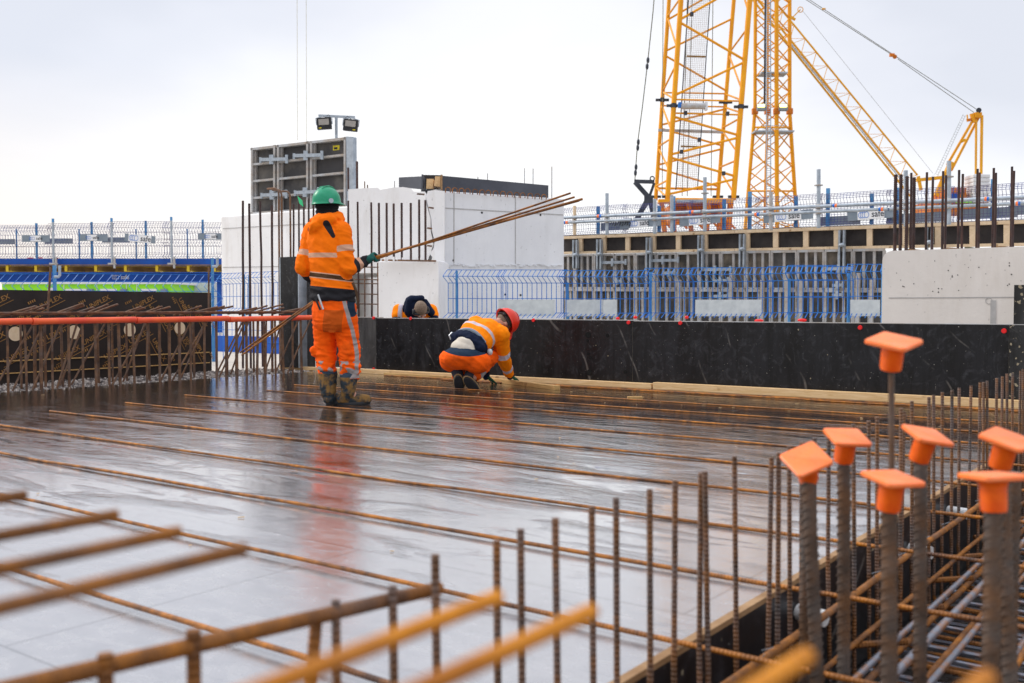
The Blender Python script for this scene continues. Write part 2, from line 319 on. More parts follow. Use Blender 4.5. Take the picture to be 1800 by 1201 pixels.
# ------------------------------------------------------------------ mesh builder
def basis(d, up=UP):
    z = d.normalized(); x = up.cross(z)
    if x.length < 1e-4: x = Vector((1, 0, 0)).cross(z)
    x.normalize(); return x, z.cross(x), z
class MB:
    def __init__(s): s.v = []; s.f = []; s.m = []; s.cur = 0
    def mat(s, i): s.cur = i; return s
    def add(s, vs, fs):
        o = len(s.v); s.v += [Vector(p) for p in vs]; s.f += [tuple(i+o for i in f) for f in fs]; s.m += [s.cur]*len(fs); return s
    def hexa(s, p):      # 8 points: bottom loop 0-3, top loop 4-7
        return s.add(p, [(0, 3, 2, 1), (4, 5, 6, 7), (0, 1, 5, 4), (1, 2, 6, 5), (2, 3, 7, 6), (3, 0, 4, 7)])
    def box(s, c, sz, ax=None):
        c = Vector(c); x, y, z = ax or (Vector((1, 0, 0)), Vector((0, 1, 0)), UP); a, b, d = sz[0]/2, sz[1]/2, sz[2]/2
        return s.hexa([c+x*i*a+y*j*b+z*k*d for k in (-1, 1) for i, j in ((-1, -1), (1, -1), (1, 1), (-1, 1))])
    def beam(s, a, b, w, h, up=UP):       # w across, h along up
        a = Vector(a); b = Vector(b); x, y, z = basis(b-a, up)
        return s.box((a+b)/2, (w, h, (b-a).length), (x, y, z))
    def tube(s, a, b, r, r2=None, n=8, cap=True): return s.path([a, b], [r, r if r2 is None else r2], n, cap)
    def path(s, pts, r, n=8, cap=True, flat=None):
        pts = [Vector(p) for p in pts]; k = len(pts); rs = r if isinstance(r, (list, tuple)) else [r]*k
        vs = []; px = None
        for i, p in enumerate(pts):
            d = (pts[min(i+1, k-1)]-pts[max(i-1, 0)]).normalized()
            if px is None: x, y, _ = basis(d)
            else:
                x = (px-d*px.dot(d)); x.normalize(); y = d.cross(x)
            px = x
            for j in range(n):
                a = 2*math.pi*(j+.5)/n; vs.append(p+x*math.cos(a)*rs[i]+y*math.sin(a)*rs[i])
        fs = [(i*n+j, i*n+(j+1) % n, (i+1)*n+(j+1) % n, (i+1)*n+j) for i in range(k-1) for j in range(n)]
        if cap: fs += [tuple(reversed(range(n))), tuple((k-1)*n+j for j in range(n))]
        return s.add(vs, fs)
    def loft(s, rings, cap=True):         # rings of equal length
        n = len(rings[0]); vs = [p for r in rings for p in r]; k = len(rings)
        fs = [(i*n+j, i*n+(j+1) % n, (i+1)*n+(j+1) % n, (i+1)*n+j) for i in range(k-1) for j in range(n)]
        if cap: fs += [tuple(reversed(range(n))), tuple((k-1)*n+j for j in range(n))]
        return s.add(vs, fs)
    def prism(s, poly, vec):
        n = len(poly); a = [Vector(p) for p in poly]; b = [p+Vector(vec) for p in a]
        return s.add(a+b, [tuple(range(n)), tuple(reversed(range(n, 2*n)))]+[(i, i+n, (i+1) % n+n, (i+1) % n) for i in range(n)])
    def disc(s, c, nrm, r, th=.004, n=20):
        c = Vector(c); return s.tube(c, c+Vector(nrm).normalized()*th, r, n=n)
    def sphere(s, c, r, ax=None, n=16, k=10):
        c = Vector(c); x, y, z = ax or (Vector((1, 0, 0)), Vector((0, 1, 0)), UP); rr = r if isinstance(r, (tuple, list)) else (r, r, r)
        rings = []
        for i in range(1, k):
            t = math.pi*i/k-math.pi/2
            rings.append([c+x*rr[0]*math.cos(t)*math.cos(2*math.pi*j/n)+y*rr[1]*math.cos(t)*math.sin(2*math.pi*j/n)+z*rr[2]*math.sin(t) for j in range(n)])
        return s.loft(rings)
    def caps(s, a, b, r1, r2, n=12):        # tapered capsule
        a = Vector(a); b = Vector(b); x, y, z = basis(b-a); rings = []
        def ring(c, r): return [c+x*r*math.cos(2*math.pi*j/n)+y*r*math.sin(2*math.pi*j/n) for j in range(n)]
        for t in (-80, -50, -22): rings.append(ring(a+z*r1*math.sin(R(t)), r1*math.cos(R(t))))
        rings.append(ring(a, r1)); rings.append(ring(b, r2))
        for t in (22, 50, 80): rings.append(ring(b+z*r2*math.sin(R(t)), r2*math.cos(R(t))))
        return s.loft(rings)
    def build(s, name, mats, parent=None, smooth=False, origin=None, bevel=0.):
        if not isinstance(mats, (list, tuple)): mats = [mats]
        xs = [p.x for p in s.v]; ys = [p.y for p in s.v]; zs = [p.z for p in s.v]
        o = Vector(origin) if origin is not None else Vector(((min(xs)+max(xs))/2, (min(ys)+max(ys))/2, min(zs)))
        me = bpy.data.meshes.new(name); me.from_pydata([tuple(p-o) for p in s.v], [], s.f)
        for mt in mats: me.materials.append(M[mt] if isinstance(mt, str) else mt)
        me.polygons.foreach_set('material_index', s.m)
        bm = bmesh.new(); bm.from_mesh(me); bmesh.ops.recalc_face_normals(bm, faces=bm.faces); bm.to_mesh(me); bm.free()
        ob = bpy.data.objects.new(name, me); COL.objects.link(ob)
        if smooth: smoothed(me)
        place(ob, o, parent)
        if bevel:
            b = ob.modifiers.new('bevel', 'BEVEL'); b.width = bevel; b.segments = 2; b.limit_method = 'ANGLE'
        return ob
def smoothed(me, ang=40):
    me.polygons.foreach_set('use_smooth', [True]*len(me.polygons))
    try: me.set_sharp_from_angle(angle=R(ang))
    except Exception: pass
def world_loc(o):
    l = Vector(o.location)
    return l + world_loc(o.parent) if o.parent else l
def place(ob, loc, parent):
    if parent is not None: ob.parent = parent; ob.location = loc-world_loc(parent)
    else: ob.location = loc
def tag(o, label, cat, group=None, kind=None):
    if label: o['label'] = label
    if cat: o['category'] = cat
    if group: o['group'] = group
    if kind: o['kind'] = kind
    return o
def struct(o, kind='structure'): o['kind'] = kind; return o
def thing(name, loc, label, cat, group=None):
    o = bpy.data.objects.new(name, None); COL.objects.link(o); o.location = loc; o.empty_display_size = .2
    return tag(o, label, cat, group)
ORD = ['first', 'second', 'third', 'fourth', 'fifth', 'sixth', 'seventh', 'eighth', 'ninth', 'tenth', 'eleventh', 'twelfth', 'thirteenth', 'fourteenth', 'fifteenth', 'sixteenth', 'seventeenth', 'eighteenth', 'nineteenth', 'twentieth', 'twenty-first', 'twenty-second', 'twenty-third', 'twenty-fourth', 'twenty-fifth', 'twenty-sixth', 'twenty-seventh', 'twenty-eighth', 'twenty-ninth', 'thirtieth', 'thirty-first', 'thirty-second', 'thirty-third', 'thirty-fourth', 'thirty-fifth', 'thirty-sixth', 'thirty-seventh', 'thirty-eighth', 'thirty-ninth', 'fortieth', 'forty-first', 'forty-second', 'forty-third', 'forty-fourth', 'forty-fifth', 'forty-sixth', 'forty-seventh', 'forty-eighth']
def bar(name, a, b, r, mat, parent=None, n=10, wob=.0, step=.35, ribs=False, hook=None):
    """one reinforcing bar from a to b, its own mesh with local Z along the bar"""
    a = Vector(a); b = Vector(b); L = (b-a).length; q = (b-a).to_track_quat('Z', 'Y')
    mb = MB(); k = max(2, int(L/step)+1); pts = []
    ph = random.random()*9
    for i in range(k):
        t = i/(k-1); e = math.sin(math.pi*t)
        pts.append(Vector((wob*e*(noise.noise((t*L*1.3+ph, 1, 0))), wob*e*noise.noise((t*L*1.3+ph, 5, 3)), t*L)))
    if hook: pts += [Vector(p) for p in hook]
    mb.path(pts, r, n)
    if ribs:                                # helical ribs, real geometry
        pitch = r*1.35; tp = pts[0]; kk = int(L/pitch)
        for i in range(kk):
            z = i*pitch+r; t = z/L
            if t > .99: break
            for sgn in (0, math.pi):
                vs = []
                for j in range(7):
                    aa = sgn+R(-78+26*j); hh = r*(1+.24*math.sin(math.pi*(j+.5)/7)); zz = z+r*.65*(j-3)/3
                    for dr, dz in ((-.06, -.16), (0, 0), (-.06, .16)):
                        vs.append(Vector(((hh+dr*r)*math.cos(aa), (hh+dr*r)*math.sin(aa), zz+dz*r)))
                fs = [(j*3+c, (j+1)*3+c, (j+1)*3+c+1, j*3+c+1) for j in range(6) for c in (0, 1)]
                mb.add(vs, fs)
    me = bpy.data.meshes.new(name); me.from_pydata([tuple(p) for p in mb.v], [], mb.f); me.materials.append(M[mat]); smoothed(me, 50)
    ob = bpy.data.objects.new(name, me); COL.objects.link(ob); ob.rotation_mode = 'QUATERNION'; ob.rotation_quaternion = q
    place(ob, a, parent); return ob
def bent(name, pts, r, mat, parent=None, n=8):
    mb = MB(); mb.path(pts, r, n); return mb.build(name, mat, parent, smooth=True)
def arc(c, x, y, r, a0, a1, n=8): return [Vector(c)+Vector(x)*r*math.cos(R(a0+(a1-a0)*i/n))+Vector(y)*r*math.sin(R(a0+(a1-a0)*i/n)) for i in range(n+1)]
def textmesh(txt, size, bold=0.):
    cu = bpy.data.curves.new('t', 'FONT'); cu.body = txt; cu.size = size; cu.align_x = 'CENTER'; cu.align_y = 'CENTER'; cu.offset = bold; cu.resolution_u = 3
    o = bpy.data.objects.new('t', cu); COL.objects.link(o); dg = bpy.context.evaluated_depsgraph_get(); dg.update()
    me = bpy.data.meshes.new_from_object(o.evaluated_get(dg)); vs = [v.co.copy() for v in me.vertices]; fs = [tuple(p.vertices) for p in me.polygons]
    bpy.data.objects.remove(o); bpy.data.curves.remove(cu); bpy.data.meshes.remove(me); return vs, fs

# ================================================================== SETTING
XE, XL, YW = -1.15, -10.0, 9.35          # trench edge, left deck edge, dark wall
TX1, TZ, YN = 1.3, -.46, -1.5
mb = MB()                                   # ground: one sheet to the horizon, lower than the slab
mb.add([(-1500, -400, -.6), (900, -400, -.6), (900, 2400, -.6), (-1500, 2400, -.6)], [(0, 1, 2, 3)])
struct(mb.build('ground', 'ground'))
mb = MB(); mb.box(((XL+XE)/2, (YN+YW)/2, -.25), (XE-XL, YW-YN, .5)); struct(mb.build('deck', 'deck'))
mb = MB(); mb.box(((XE+TX1)/2+.01, (YN+YW)/2, TZ-.06), (TX1-XE-.02, YW-YN, .12)); struct(mb.build('trench_floor', 'blind'))
# site slab around and beyond the deck, as one object
mb = MB(); z0 = -.035
mb.box(((-60+XL)/2, 12, z0-.28), (XL+60-.004, 60, .56))
mb.box((XL/2+10, YW+.2+16, z0-.28), (20-XL, 32-.3, .56))
mb.box((TX1+5, (YN+YW)/2, -.28), (10, YW-YN+.2, .56))
struct(mb.build('slab', 'slabc'))

# side board of the trench formwork: black face, pale ply edge on top
t = thing('trench_side_board', (XE, 4, TZ), 'black formwork board lining the deck side of the trench, raw ply edge on top', 'formwork board')
mb = MB(); mb.box((XE+.012, (YN+YW)/2, TZ/2-.012), (.024, YW-YN-.02, -TZ)); mb.build('board', 'film', t)
mb = MB(); mb.box((XE+.012, (YN+YW)/2, -.004), (.026, YW-YN-.02, .016)); mb.build('top_edge', 'edgewood', t)
# ------------------------------------------------------------------ dark formwork wall
def plug(p, parent, nrm=Vector((0, -1, 0)), r=.022):
    mb = MB(); c = Vector(p); mb.tube(c, c+nrm*.012, r, r*.85, n=16); mb.build('tie_plug', 'red', parent, smooth=True)
def fpanel(x0, x1, z0, z1, mat, label, plugs, holes=(), y=YW, edges=(True, True), th=.12):
    t = thing('formwork_shutter', ((x0+x1)/2, y+th/2, z0), label, 'formwork panel', 'formwork panels of the dark edge wall')
    mb = MB(); mb.box(((x0+x1)/2, y+.011, (z0+z1)/2), (x1-x0-.008, .022, z1-z0-.012)); mb.build('face', mat, t)
    mb = MB()
    mb.box(((x0+x1)/2, y+.024+th/2, z1-.008), (x1-x0-.006, th, .016)); mb.box(((x0+x1)/2, y+.024+th/2, z0+.01), (x1-x0-.006, th, .016))
    for k, on in ((0, edges[0]), (1, edges[1])):
        if on: mb.box(((x0+.006, x1-.006)[k], y+.026+th/2, (z0+z1)/2), (.009, th-.004, z1-z0-.034))
    n = int((x1-x0)/.6)
    for i in range(1, n+1): mb.box((x0+(x1-x0)*i/(n+1), y+.022+.045, (z0+z1)/2), (.05, .09, z1-z0-.05))
    mb.build('steel_frame', 'galvdirty', t)
    mb = MB(); mb.box((x1-.0015, y+.012, (z0+z1)/2), (.004, .022, z1-z0-.03)); mb.build('edge_strip', 'edgedirty', t)
    for (u, v) in plugs: plug(PY(u, v, y-.001), t)
    for (u, v, r) in holes:
        mb = MB(); mb.disc(PY(u, v, y), (0, -1, 0), r, .003, 24); mb.build('tie_hole', 'hole', t)
    return t
xa = PY(543, 600, YW).x; xb = PY(661, 600, YW).x; xc = PY(1112, 600, YW).x; xd = PY(1774, 600, YW).x
fpanel(xa+.13, xb, .05, .72, 'filmgrey', 'short grey scuffed panel of the dark wall, beside the tall end board', [(657, 559), (657, 649)])
fpanel(xb, xc, .04, .712, 'film', 'black panel of the edge wall behind the crouching worker, with drilled holes', [(722, 560), (723, 655), (938, 563), (1105, 567), (1106, 676)],
       [(1034, 589, .034), (1033, 599, .016), (1068, 590, .02), (1034, 622, .016), (1038, 629, .018), (1036, 655, .034), (1099, 654, .02), (1127, 677, .02), (1132, 677, .02), (767, 624, .014), (938, 667, .016)])
fpanel(xc, xd, .03, .705, 'film', 'long black scratched panel of the edge wall, right of the joint behind the worker', [(1196, 568), (1199, 681), (1512, 576), (1513, 704), (1765, 582)])
fpanel(xd, xd+3.4, .03, .705, 'filmdirty', 'stained black panel of the edge wall at the far right end', [], y=YW-.01)
x1 = PY(1776, 510, YW).x
t = thing('formwork_board', (x1+.6, YW+.1, .71), 'tall stained black board standing on the wall at the right edge', 'formwork board')
mb = MB(); mb.box((x1+.62, YW+.06, .71+.16), (1.2, .021, .335)); mb.build('face', 'filmdirty', t)
mb = MB(); mb.box((x1+.62, YW+.10, .71+.16), (1.18, .05, .06)); mb.build('batten', 'timber', t)
# tall end board at the left end of the wall
t = thing('end_board', (xa-.2, YW-.1, 0), 'tall black end board with steel edge at the left end of the wall', 'formwork board')
pa, pb = PY(494, 600, YW-.16), PY(524, 600, YW-.16)
mb = MB(); mb.box(((pa.x+pb.x)/2, YW-.15, .78), (pb.x-pa.x, .021, 1.5)); mb.build('face', 'film', t)
mb = MB(); mb.box((pa.x-.012, YW-.10, .78), (.02, .12, 1.5)); mb.box((pb.x+.014, YW-.08, .76), (.02, .16, 1.46)); mb.build('steel_edge', 'galv', t)
t = thing('filler_board', (xa, YW-.05, 0), 'narrow grey filler board between the tall end board and wall', 'formwork board')
mb = MB(); mb.box(((pb.x+xa+.13)/2+.016, YW-.02, .66), (xa+.13-pb.x-.04, .021, 1.24)); mb.build('face', 'filmgrey', t)
mb = MB(); mb.box(((pb.x+xa+.13)/2+.016, YW+.02, 1.0), (xa+.13-pb.x-.06, .05, .08)); mb.build('batten', 'timber', t)
# timbers along the foot of the wall
def plank(a, b, w, h, mat, label, nm='timber_batten', grp='timbers along the foot of the wall'):
    a = Vector(a); b = Vector(b); L = (b-a).length; mb = MB()
    ang = math.atan2(b.y-a.y, b.x-a.x); mb.box((0, 0, h/2), (L, w, h))
    ob = mb.build(nm, mat, bevel=.003, origin=(0, 0, 0)); ob.location = (a+b)/2; ob.rotation_euler = (0, 0, ang)
    return tag(ob, label, 'timber', grp)
yb = YW-.075
xs = [PY(495, 650, yb).x, PY(610, 650, yb).x]
plank((xs[0], yb, 0), (xs[1], yb, 0), .09, .045, 'timber', 'short pine batten at the left end, behind the standing worker')
xm = PY(1148, 684, yb).x
plank((xs[1]+.05, yb-.01, 0), (xm, yb, 0), .09, .055, 'timber', 'long pine batten along the wall behind the crouching worker')
plank((xm+.02, yb, 0), (G(1790, 738).x+.8, yb, 0), .09, .07, 'timber', 'long pine batten along the wall right of the worker')
a, b = G(795, 674), G(978, 686); plank((a.x, yb-.13, 0), (b.x, b.y+.02, 0), .07, .045, 'timberwet', 'loose damp batten under the crouching worker\'s gloves')
a, b = G(645, 662), G(820, 672); plank((a.x, yb-.115, 0), (b.x-.02, yb-.12, 0), .05, .03, 'timberwet', 'thin wet lath beside the batten, left of crouching worker')
a = G(1103, 700); mb = MB(); mb.beam(a, a+Vector((.10, .10, 0)), .03, .03); tag(mb.build('offcut', 'timberwet', bevel=.003), 'small wood offcut lying on the wet deck before the wall', 'offcut')

# ------------------------------------------------------------------ bars lying on the deck (all run parallel to the wall)
def ends(u, v, z=.02): return G(u, v, z)
db = [  # y, x at left end, z, wobble
    (9.03, -8.6, .012), (8.93, -7.6, .012), (8.2, -9.3, .02), (7.42, -8.05, .02), (6.62, -8.05, .02), (5.88, -8.22, .02), (5.09, -7.98, .02), (4.32, -7.82, .02), (3.59, -8.6, .022), (2.89, -8.6, .03), (2.24, -8.3, .04), (1.62, -7.0, .045)]
# measured left ends
db[2] = (8.0, G(640, 672).x, .02); db[3] = (7.35, G(542, 676).x, .02); db[4] = (6.7, G(465, 688).x, .02)
names = ['tight against the timber batten at the foot of the wall', 'on the deck, second from the timber batten at the wall']
for i, (y, x0, z) in enumerate(db):
    rr = .0078 if i < 2 else (.0068, .0076)[y < 5]
    lab = 'long rusty bar ' + (names[i] if i < 2 else 'across the wet deck, %s open bar counted from the wall' % ORD[i-2])
    o = bar('reinforcing_bar', (x0, y+random.uniform(-.008, .008), rr+.001+max(0, z-.022)*.3), (TX1-.15, y+random.uniform(-.02, .02), rr+.002+max(0, z-.022)*.45), rr, 'rustdeck', n=8, wob=.008, step=.4)
    tag(o, lab, 'steel bar', 'long bars laid across the deck')
# spacers under the bars
random.seed(99); mb = MB()
for i in range(90):
    x = random.uniform(-9.5, -1.5); y = random.uniform(1.2, 9.1) if random.random() < .6 else random.uniform(7.5, 9.2); a = random.random()*3.14; l = random.uniform(.004, .018); w = random.uniform(.0015, .004)
    d = Vector((math.cos(a), math.sin(a), 0)); mb.beam(Vector((x, y, .004))-d*l, Vector((x, y, .005))+d*l, w, w)
o = mb.build('wood_chips', 'timber'); tag(o, 'tiny wood chips and splinters scattered over the wet deck', 'wood chips', None, 'stuff')
# ------------------------------------------------------------------ left edge: gravel strip, cage, orange pipe, printed board
random.seed(11)
gm = MB(); gx0, gx1 = -11.25, XL-.0
for i in range(4200):
    x = random.uniform(gx0, gx1+.06) if random.random() < .75 else random.uniform(gx1-.35, gx1+.12); y = random.uniform(1.5, 9.3); r = random.uniform(.012, .03)
    c = Vector((x, y, -.028+r*.5)); ax = Quaternion(Vector((random.random()-.5, random.random()-.5, random.random()-.5)).normalized(), random.random()*3)
    P = [c+ax @ Vector(p)*r for p in ((1, 0, 0), (-1, 0, .1), (0, .8, 0), (.1, -.9, 0), (0, .1, .65), (0, 0, -.6))]
    gm.add(P, [(0, 2, 4), (2, 1, 4), (1, 3, 4), (3, 0, 4), (2, 0, 5), (1, 2, 5), (3, 1, 5), (0, 3, 5)])
o = gm.build('gravel', 'gravel'); o['kind'] = 'stuff'; tag(o, 'grey gravel strewn along the left edge of the deck', 'gravel')
mb = MB(); mb.box((-10.62, 5.4, -.04), (1.25, 8.0, .03)); struct(mb.build('gravel_bed', 'gravel'))

XB = -11.35
pb0, pb1 = PX(-120, 516, XB), PX(371, 514, XB)
t = thing('printed_board', (XB, (pb0.y+pb1.y)/2, -.03), 'dark formwork board with gold UNIPLEX print behind the left bars', 'formwork board')
mb = MB(); y0, y1 = pb0.y-2, pb1.y; zt = pb1.z
mb.box((XB-.012, (y0+y1)/2, zt/2-.02), (.021, y1-y0, zt+.03)); mb.build('face', 'logoply', t)
mb = MB()
for z in (.10, .24): mb.box((XB+.014, (y0+y1)/2, z), (.02, y1-y0-.1, .012))
mb.build('batten', 'timberwet', t)
for u, v in ((27, 587), (130, 584), (228, 580), (316, 577)):
    p = PX(u, v, XB+.001); mb = MB(); mb.disc(p, (1, 0, 0), .082, .004, 28); mb.build('pipe_opening', 'timberpale', t)
tv, tf = textmesh('UNIPLEX', .088, .001)
gm = MB(); ey = Vector((0, 1, 0))
def stamp(cy, cz, ang, s=1.0, line=True):
    ca, sa = math.cos(R(ang)), math.sin(R(ang)); c = Vector((XB+.004, cy, cz))
    X = ey*ca+UP*sa; Y = -ey*sa+UP*ca
    L = .20*s; ex = abs(X.z)*L+.05*s
    if cz+ex > zt-.005 or cz-ex < .0 or cy+L*abs(ca)+.05 > y1: return
    gm.add([c+X*p.x*s+Y*p.y*s for p in tv], tf)
    q = c-Y*.065*s; gm.add([q-X*L, q+X*L, q+X*L+Y*.007, q-X*L+Y*.007], [(0, 1, 2, 3)])
    for k in (-1, 1):                       # the small illegible lines between the names
        q = c+Y*.11*s*k+X*.19*k
        for j in range(4):
            a = q+X*(.026*j-.04); b = a+Y*.03
            if max(a.z, b.z) < zt-.02: gm.add([a, a+X*.014, b+X*.014, b], [(0, 1, 2, 3)])
yj = PX(180, 540, XB).y; yj2 = PX(278, 540, XB).y
cy = y0+.4; k = 0
while cy < y1-.05:
    right = cy > yj2
    for j, cz in enumerate((.12, .30, .48, zt-.33, zt-.145)):
        yy = cy+(.30, .02, .36, .08, .42)[j]*(1 if not right else .5)
        stamp(yy, cz-(.08 if yy > yj2 and j == 4 else 0), -60 if yy > yj2 else 25, .95)
    cy += .62 if not right else .36; k += 1
gm.build('printed_lettering', 'gold', t)
# the pipe sections lying along the top of the left cage
XP = -9.98
pz = [(-60, 567), (58, 564.5), (241, 562), (404, 560), (560, 558)]
for i in range(4):
    a = PX(pz[i][0], pz[i][1], XP); b = PX(pz[i+1][0], pz[i+1][1], XP); a.z -= .004*i
    mb = MB(); mb.tube(a, b+Vector((0, -.02, 0)), .033, .033, n=20); mb.mat(1).tube(a-Vector((0, .01, 0)), a+Vector((0, .05, 0)), .037, .036, n=20); mb.mat(0)
    o = mb.build('plastic_pipe', ['pipe', 'pipe'], smooth=True)
    tag(o, ['orange-red pipe section at the left edge of the photo, on the rusty cage', 'long pale red pipe section, second along the rusty cage from the left', 'orange-red pipe section in the middle of the cage row', 'orange-red pipe section reaching behind the standing worker'][i], 'pipe', 'pipe sections along the left cage')
random.seed(5)
t = thing('rebar_cage', (XP, 5, 0), 'rusty reinforcement cage under the orange-red pipes on the deck\'s left edge', 'rebar cage')
zc = .74
ys = PX(-40, 600, XP).y; ye = 9.0
y = ys; n = 0
while y < ye:                                # stirrup legs, two rows
    for dx, ch in ((-.02, 1), (-.42, .75)):
        if random.random() < ch:
            yy = y+random.uniform(-.03, .03); r = random.choice((.012, .014, .017))
            if random.random() < .5: yy2 = yy+random.uniform(-.02, .02)
            else: yy2 = yy
            bar('stirrup_leg', (XP+dx, yy, -.02), (XP+dx, yy2, zc-.05), r, 'rustdark', t, n=8)
    y += .155; n += 1
y = ys-.1; n = 0
while y < ye-.2:                              # raking bars
    r = .011; dy = random.uniform(.30, .5); x = XP-random.choice((.05, .38))
    bar('raking_bar', (x, y+random.uniform(0, .06), 0), (x+random.uniform(-.03, .03), y+dy, zc-.04), r, 'rustdark', t, n=7)
    y += random.choice((.16, .22, .3)); n += 1
for k, (dx, dz) in enumerate(((-.10, .79), (-.25, .775), (-.42, .78), (-.33, .70), (-.02, .70))):
    bar('long_bar', (XP+dx, ys-1, dz), (XP+dx, ye-.3*k, dz), .013, 'rustdark', t, n=8)
pts = [(0, 556, 55, 541), (0, 558, 63, 538.5), (20, 556, 84, 535.5), (38, 554, 77, 542), (86, 555, 146, 534), (97, 555, 148, 537), (118, 555, 165, 540.5), (140, 555, 190, 535.5), (157, 553, 207, 535), (209, 553, 249, 539.5), (212, 555, 255, 541), (240, 555, 285, 539), (247, 555, 299, 539.5), (305, 555, 354, 538), (315, 555, 383, 539.5), (338, 553, 395, 538.5), (345, 552, 410, 538.5), (400, 552, 452, 541), (420, 553, 470, 537.5), (432, 553, 498, 535), (455, 553, 499, 541), (478, 552, 531, 542), (490, 553, 545, 540)]
for (u0, v0, u1, v1) in pts:                # lap bars sticking up and across, tips nearer the camera
    a = PX(u0, v0, XP-.35); b = PX(u1, v1, XP-.02)
    q = a+(b-a)*.0; bar('lap_bar', q, b, .012, 'rustdark', t, n=8)
for a, b, r in (((84, 548, -10.3), (89, 470, -10.3), .012), ((367, 544, -10.3), (367, 470, -10.3), .012)):
    o = bar('starter_bar', PX(*a), PX(*b), r, 'rustdark'); tag(o, 'lone thin rusty bar standing above the cage ' + ('left of the UNIPLEX board centre' if a[0] < 200 else 'at the right end of the UNIPLEX board'), 'steel bar')
# tall bars standing at the corner before the white block
tall = [(427, 353, 427, 648), (438, 358, 441, 648), (457, 354, 462, 645), (478, 361, 479, 646), (516, 359, 516, 600), (525, 346, 525, 600), (534, 360, 534, 600), (542.5, 349, 542, 600), (551, 352, 551, 600), (612, 353, 612, 600), (628.6, 355, 630, 640), (652.5, 356, 654, 640)]
for i, (u, v, ub, vb) in enumerate(tall):
    Y = 9.0 if i < 4 else 9.9+.12*(i % 3)
    if i < 4: b = G(ub, vb, -.02); a = PY(u, v, b.y)
    else: a = PY(u, v, Y); b = PY(ub, v+10, Y); b.z = -.03
    o = bar('starter_bar', b, a, .0165 if i < 4 else .014, 'rustpurple', n=8, wob=.02)
    tag(o, 'tall dark rusty starter bar, %s from the left in the row before the white block' % ORD[i], 'steel bar', 'tall starter bars before the white block')
for i, (ub, uh, ut, vt) in enumerate(((492, 486, 470, 331), (497, 495, 479, 333), (512, 507, 490, 336))):
    Y = 10.2+.1*i; rr = .15
    top = PY(uh, vt, Y); bx = PY(ub, 600, Y).x; R0 = .10
    pl = [Vector((bx, Y, -.03)), Vector((bx, Y, 1.2)), Vector((top.x+.05, Y, top.z-R0))]
    pl = [Vector((bx, Y, -.03)), Vector((bx, Y, top.z-R0))]+arc((bx-R0, Y, top.z-R0), Vector((1, 0, 0)), UP, R0, 0, 90, 6)+[Vector((PY(ut, vt, Y).x, Y, top.z+.005))]
    o = bent('hooked_bar', pl, .0155, 'rustdark'); tag(o, 'rusty bar hooked over to the left at its top, %s from left, before white block' % ORD[i], 'steel bar', 'hooked bars before the white block')
p = PY(525, 345, 9.9); mb = MB(); dd = Vector((1, 0, -1)).normalized(); e = Vector((.6, 0, .8))
q = p+Vector((.0, -.02, 0)); mb.prism([q, q+Vector((.10, 0, -.07)), q+Vector((.12, 0, -.16)), q+Vector((.04, 0, -.11))], (0, -.004, 0)); tag(mb.build('tag', 'tag'), 'bright green plastic tag tied to a bar left of the helmet', 'tag')
# ladder of horizontal bars left of the lower white block
t = thing('rebar_mat', PY(640, 560, 10.1), 'upright mat of thin rusty bars right of the standing worker\'s hip', 'rebar mat')
for v, u0 in ((470, 612), (492, 617), (499, 612), (517.5, 620), (535, 624)):
    a = PY(u0-12, v-1, 10.06); b = PY(665, v, 10.06); bar('cross_bar', a, b, .009, 'rustdark', t, n=6)
for u in (641, 664):
    a = PY(u, 462, 10.04); b = a.copy(); b.z = -.03; bar('upright_bar', b, a, .010, 'rustdark', t, n=6)

# ================================================================== BUILDINGS AND FENCES BEHIND THE WALL
def foot(u, t): p = D(u, 540, t); return Vector((p.x, p.y, 0))
def zat(v, t): return D(900, v, t).z
def solid(mb, foots, z0, z1, mi=0):          # vertical prism over a footprint
    mb.mat(mi); mb.prism([Vector((p[0], p[1], z0)) for p in foots], (0, 0, z1-z0)); mb.mat(0)
A0, A1, A2, A3 = foot(390, 22.5), foot(612, 20.25), foot(781, 19.8), foot(991, 21.2)
back = FH*5
t = thing('concrete_core', A1, 'big white painted concrete core in the middle distance behind the standing worker', 'concrete block')
zl = zat(366, 20.6); zr = zat(331, 19.9)
zC = zat(337, 19.8)
mb = MB(); solid(mb, [A0, A1, A1+back, A0+back], -.035, zl); mb.build('low_wall', 'white', t, bevel=.03)
# middle part with a broken, uneven top and jagged right edge
random.seed(3)
pl = Plane(foot(612, 20.1), foot(781, 19.65))
pts = [(612, 480), (612, 333), (640, 331), (664, 330), (668, 334), (690, 330), (708, 329), (722, 331), (727, 337), (747, 337), (750, 360), (757, 385), (757, 405), (762, 430), (758, 441), (752, 458), (752, 480)]
mb = MB(); mb.prism([pl.at(u, v) for u, v in pts], FH*3); mb.build('stained_wall', 'white', t)
pl2 = Plane(foot(745, 19.45), foot(781, 19.55))
pts = [(752, 336), (765, 334), (781, 336), (781, 480), (752, 480), (757, 462), (760, 452), (755, 446), (762, 437), (764, 425), (759, 405), (758, 385), (752, 360), (749, 345)]
mb = MB(); mb.prism([pl2.at(u, v) for u, v in pts], FH*.25); mb.build('broken_skin', 'white', t)
mb = MB(); solid(mb, [foot(755, 19.9), A2, A3, A3+back*.8, foot(755, 24)], -.035, zC); mb.build('right_wall', 'white2', t, bevel=.02)
pr_ = Plane(A2, A3)
def strip(pl, a, b, w, off=.006, name='joint_line', mat='seam'):
    p, q = pl.at(*a, off*.5), pl.at(*b, off*.5); mb = MB(); mb.beam(p, q, off+.004, w, up=UP if abs((q-p).normalized().z) < .9 else pl.d)
    return mb.build(name, mat, t)
strip(pr_, (783, 366), (990, 378), .018); strip(pr_, (798, 337), (798, 463), .018); strip(pr_, (906, 345), (906, 464), .018)
mb = MB(); random.seed(8)
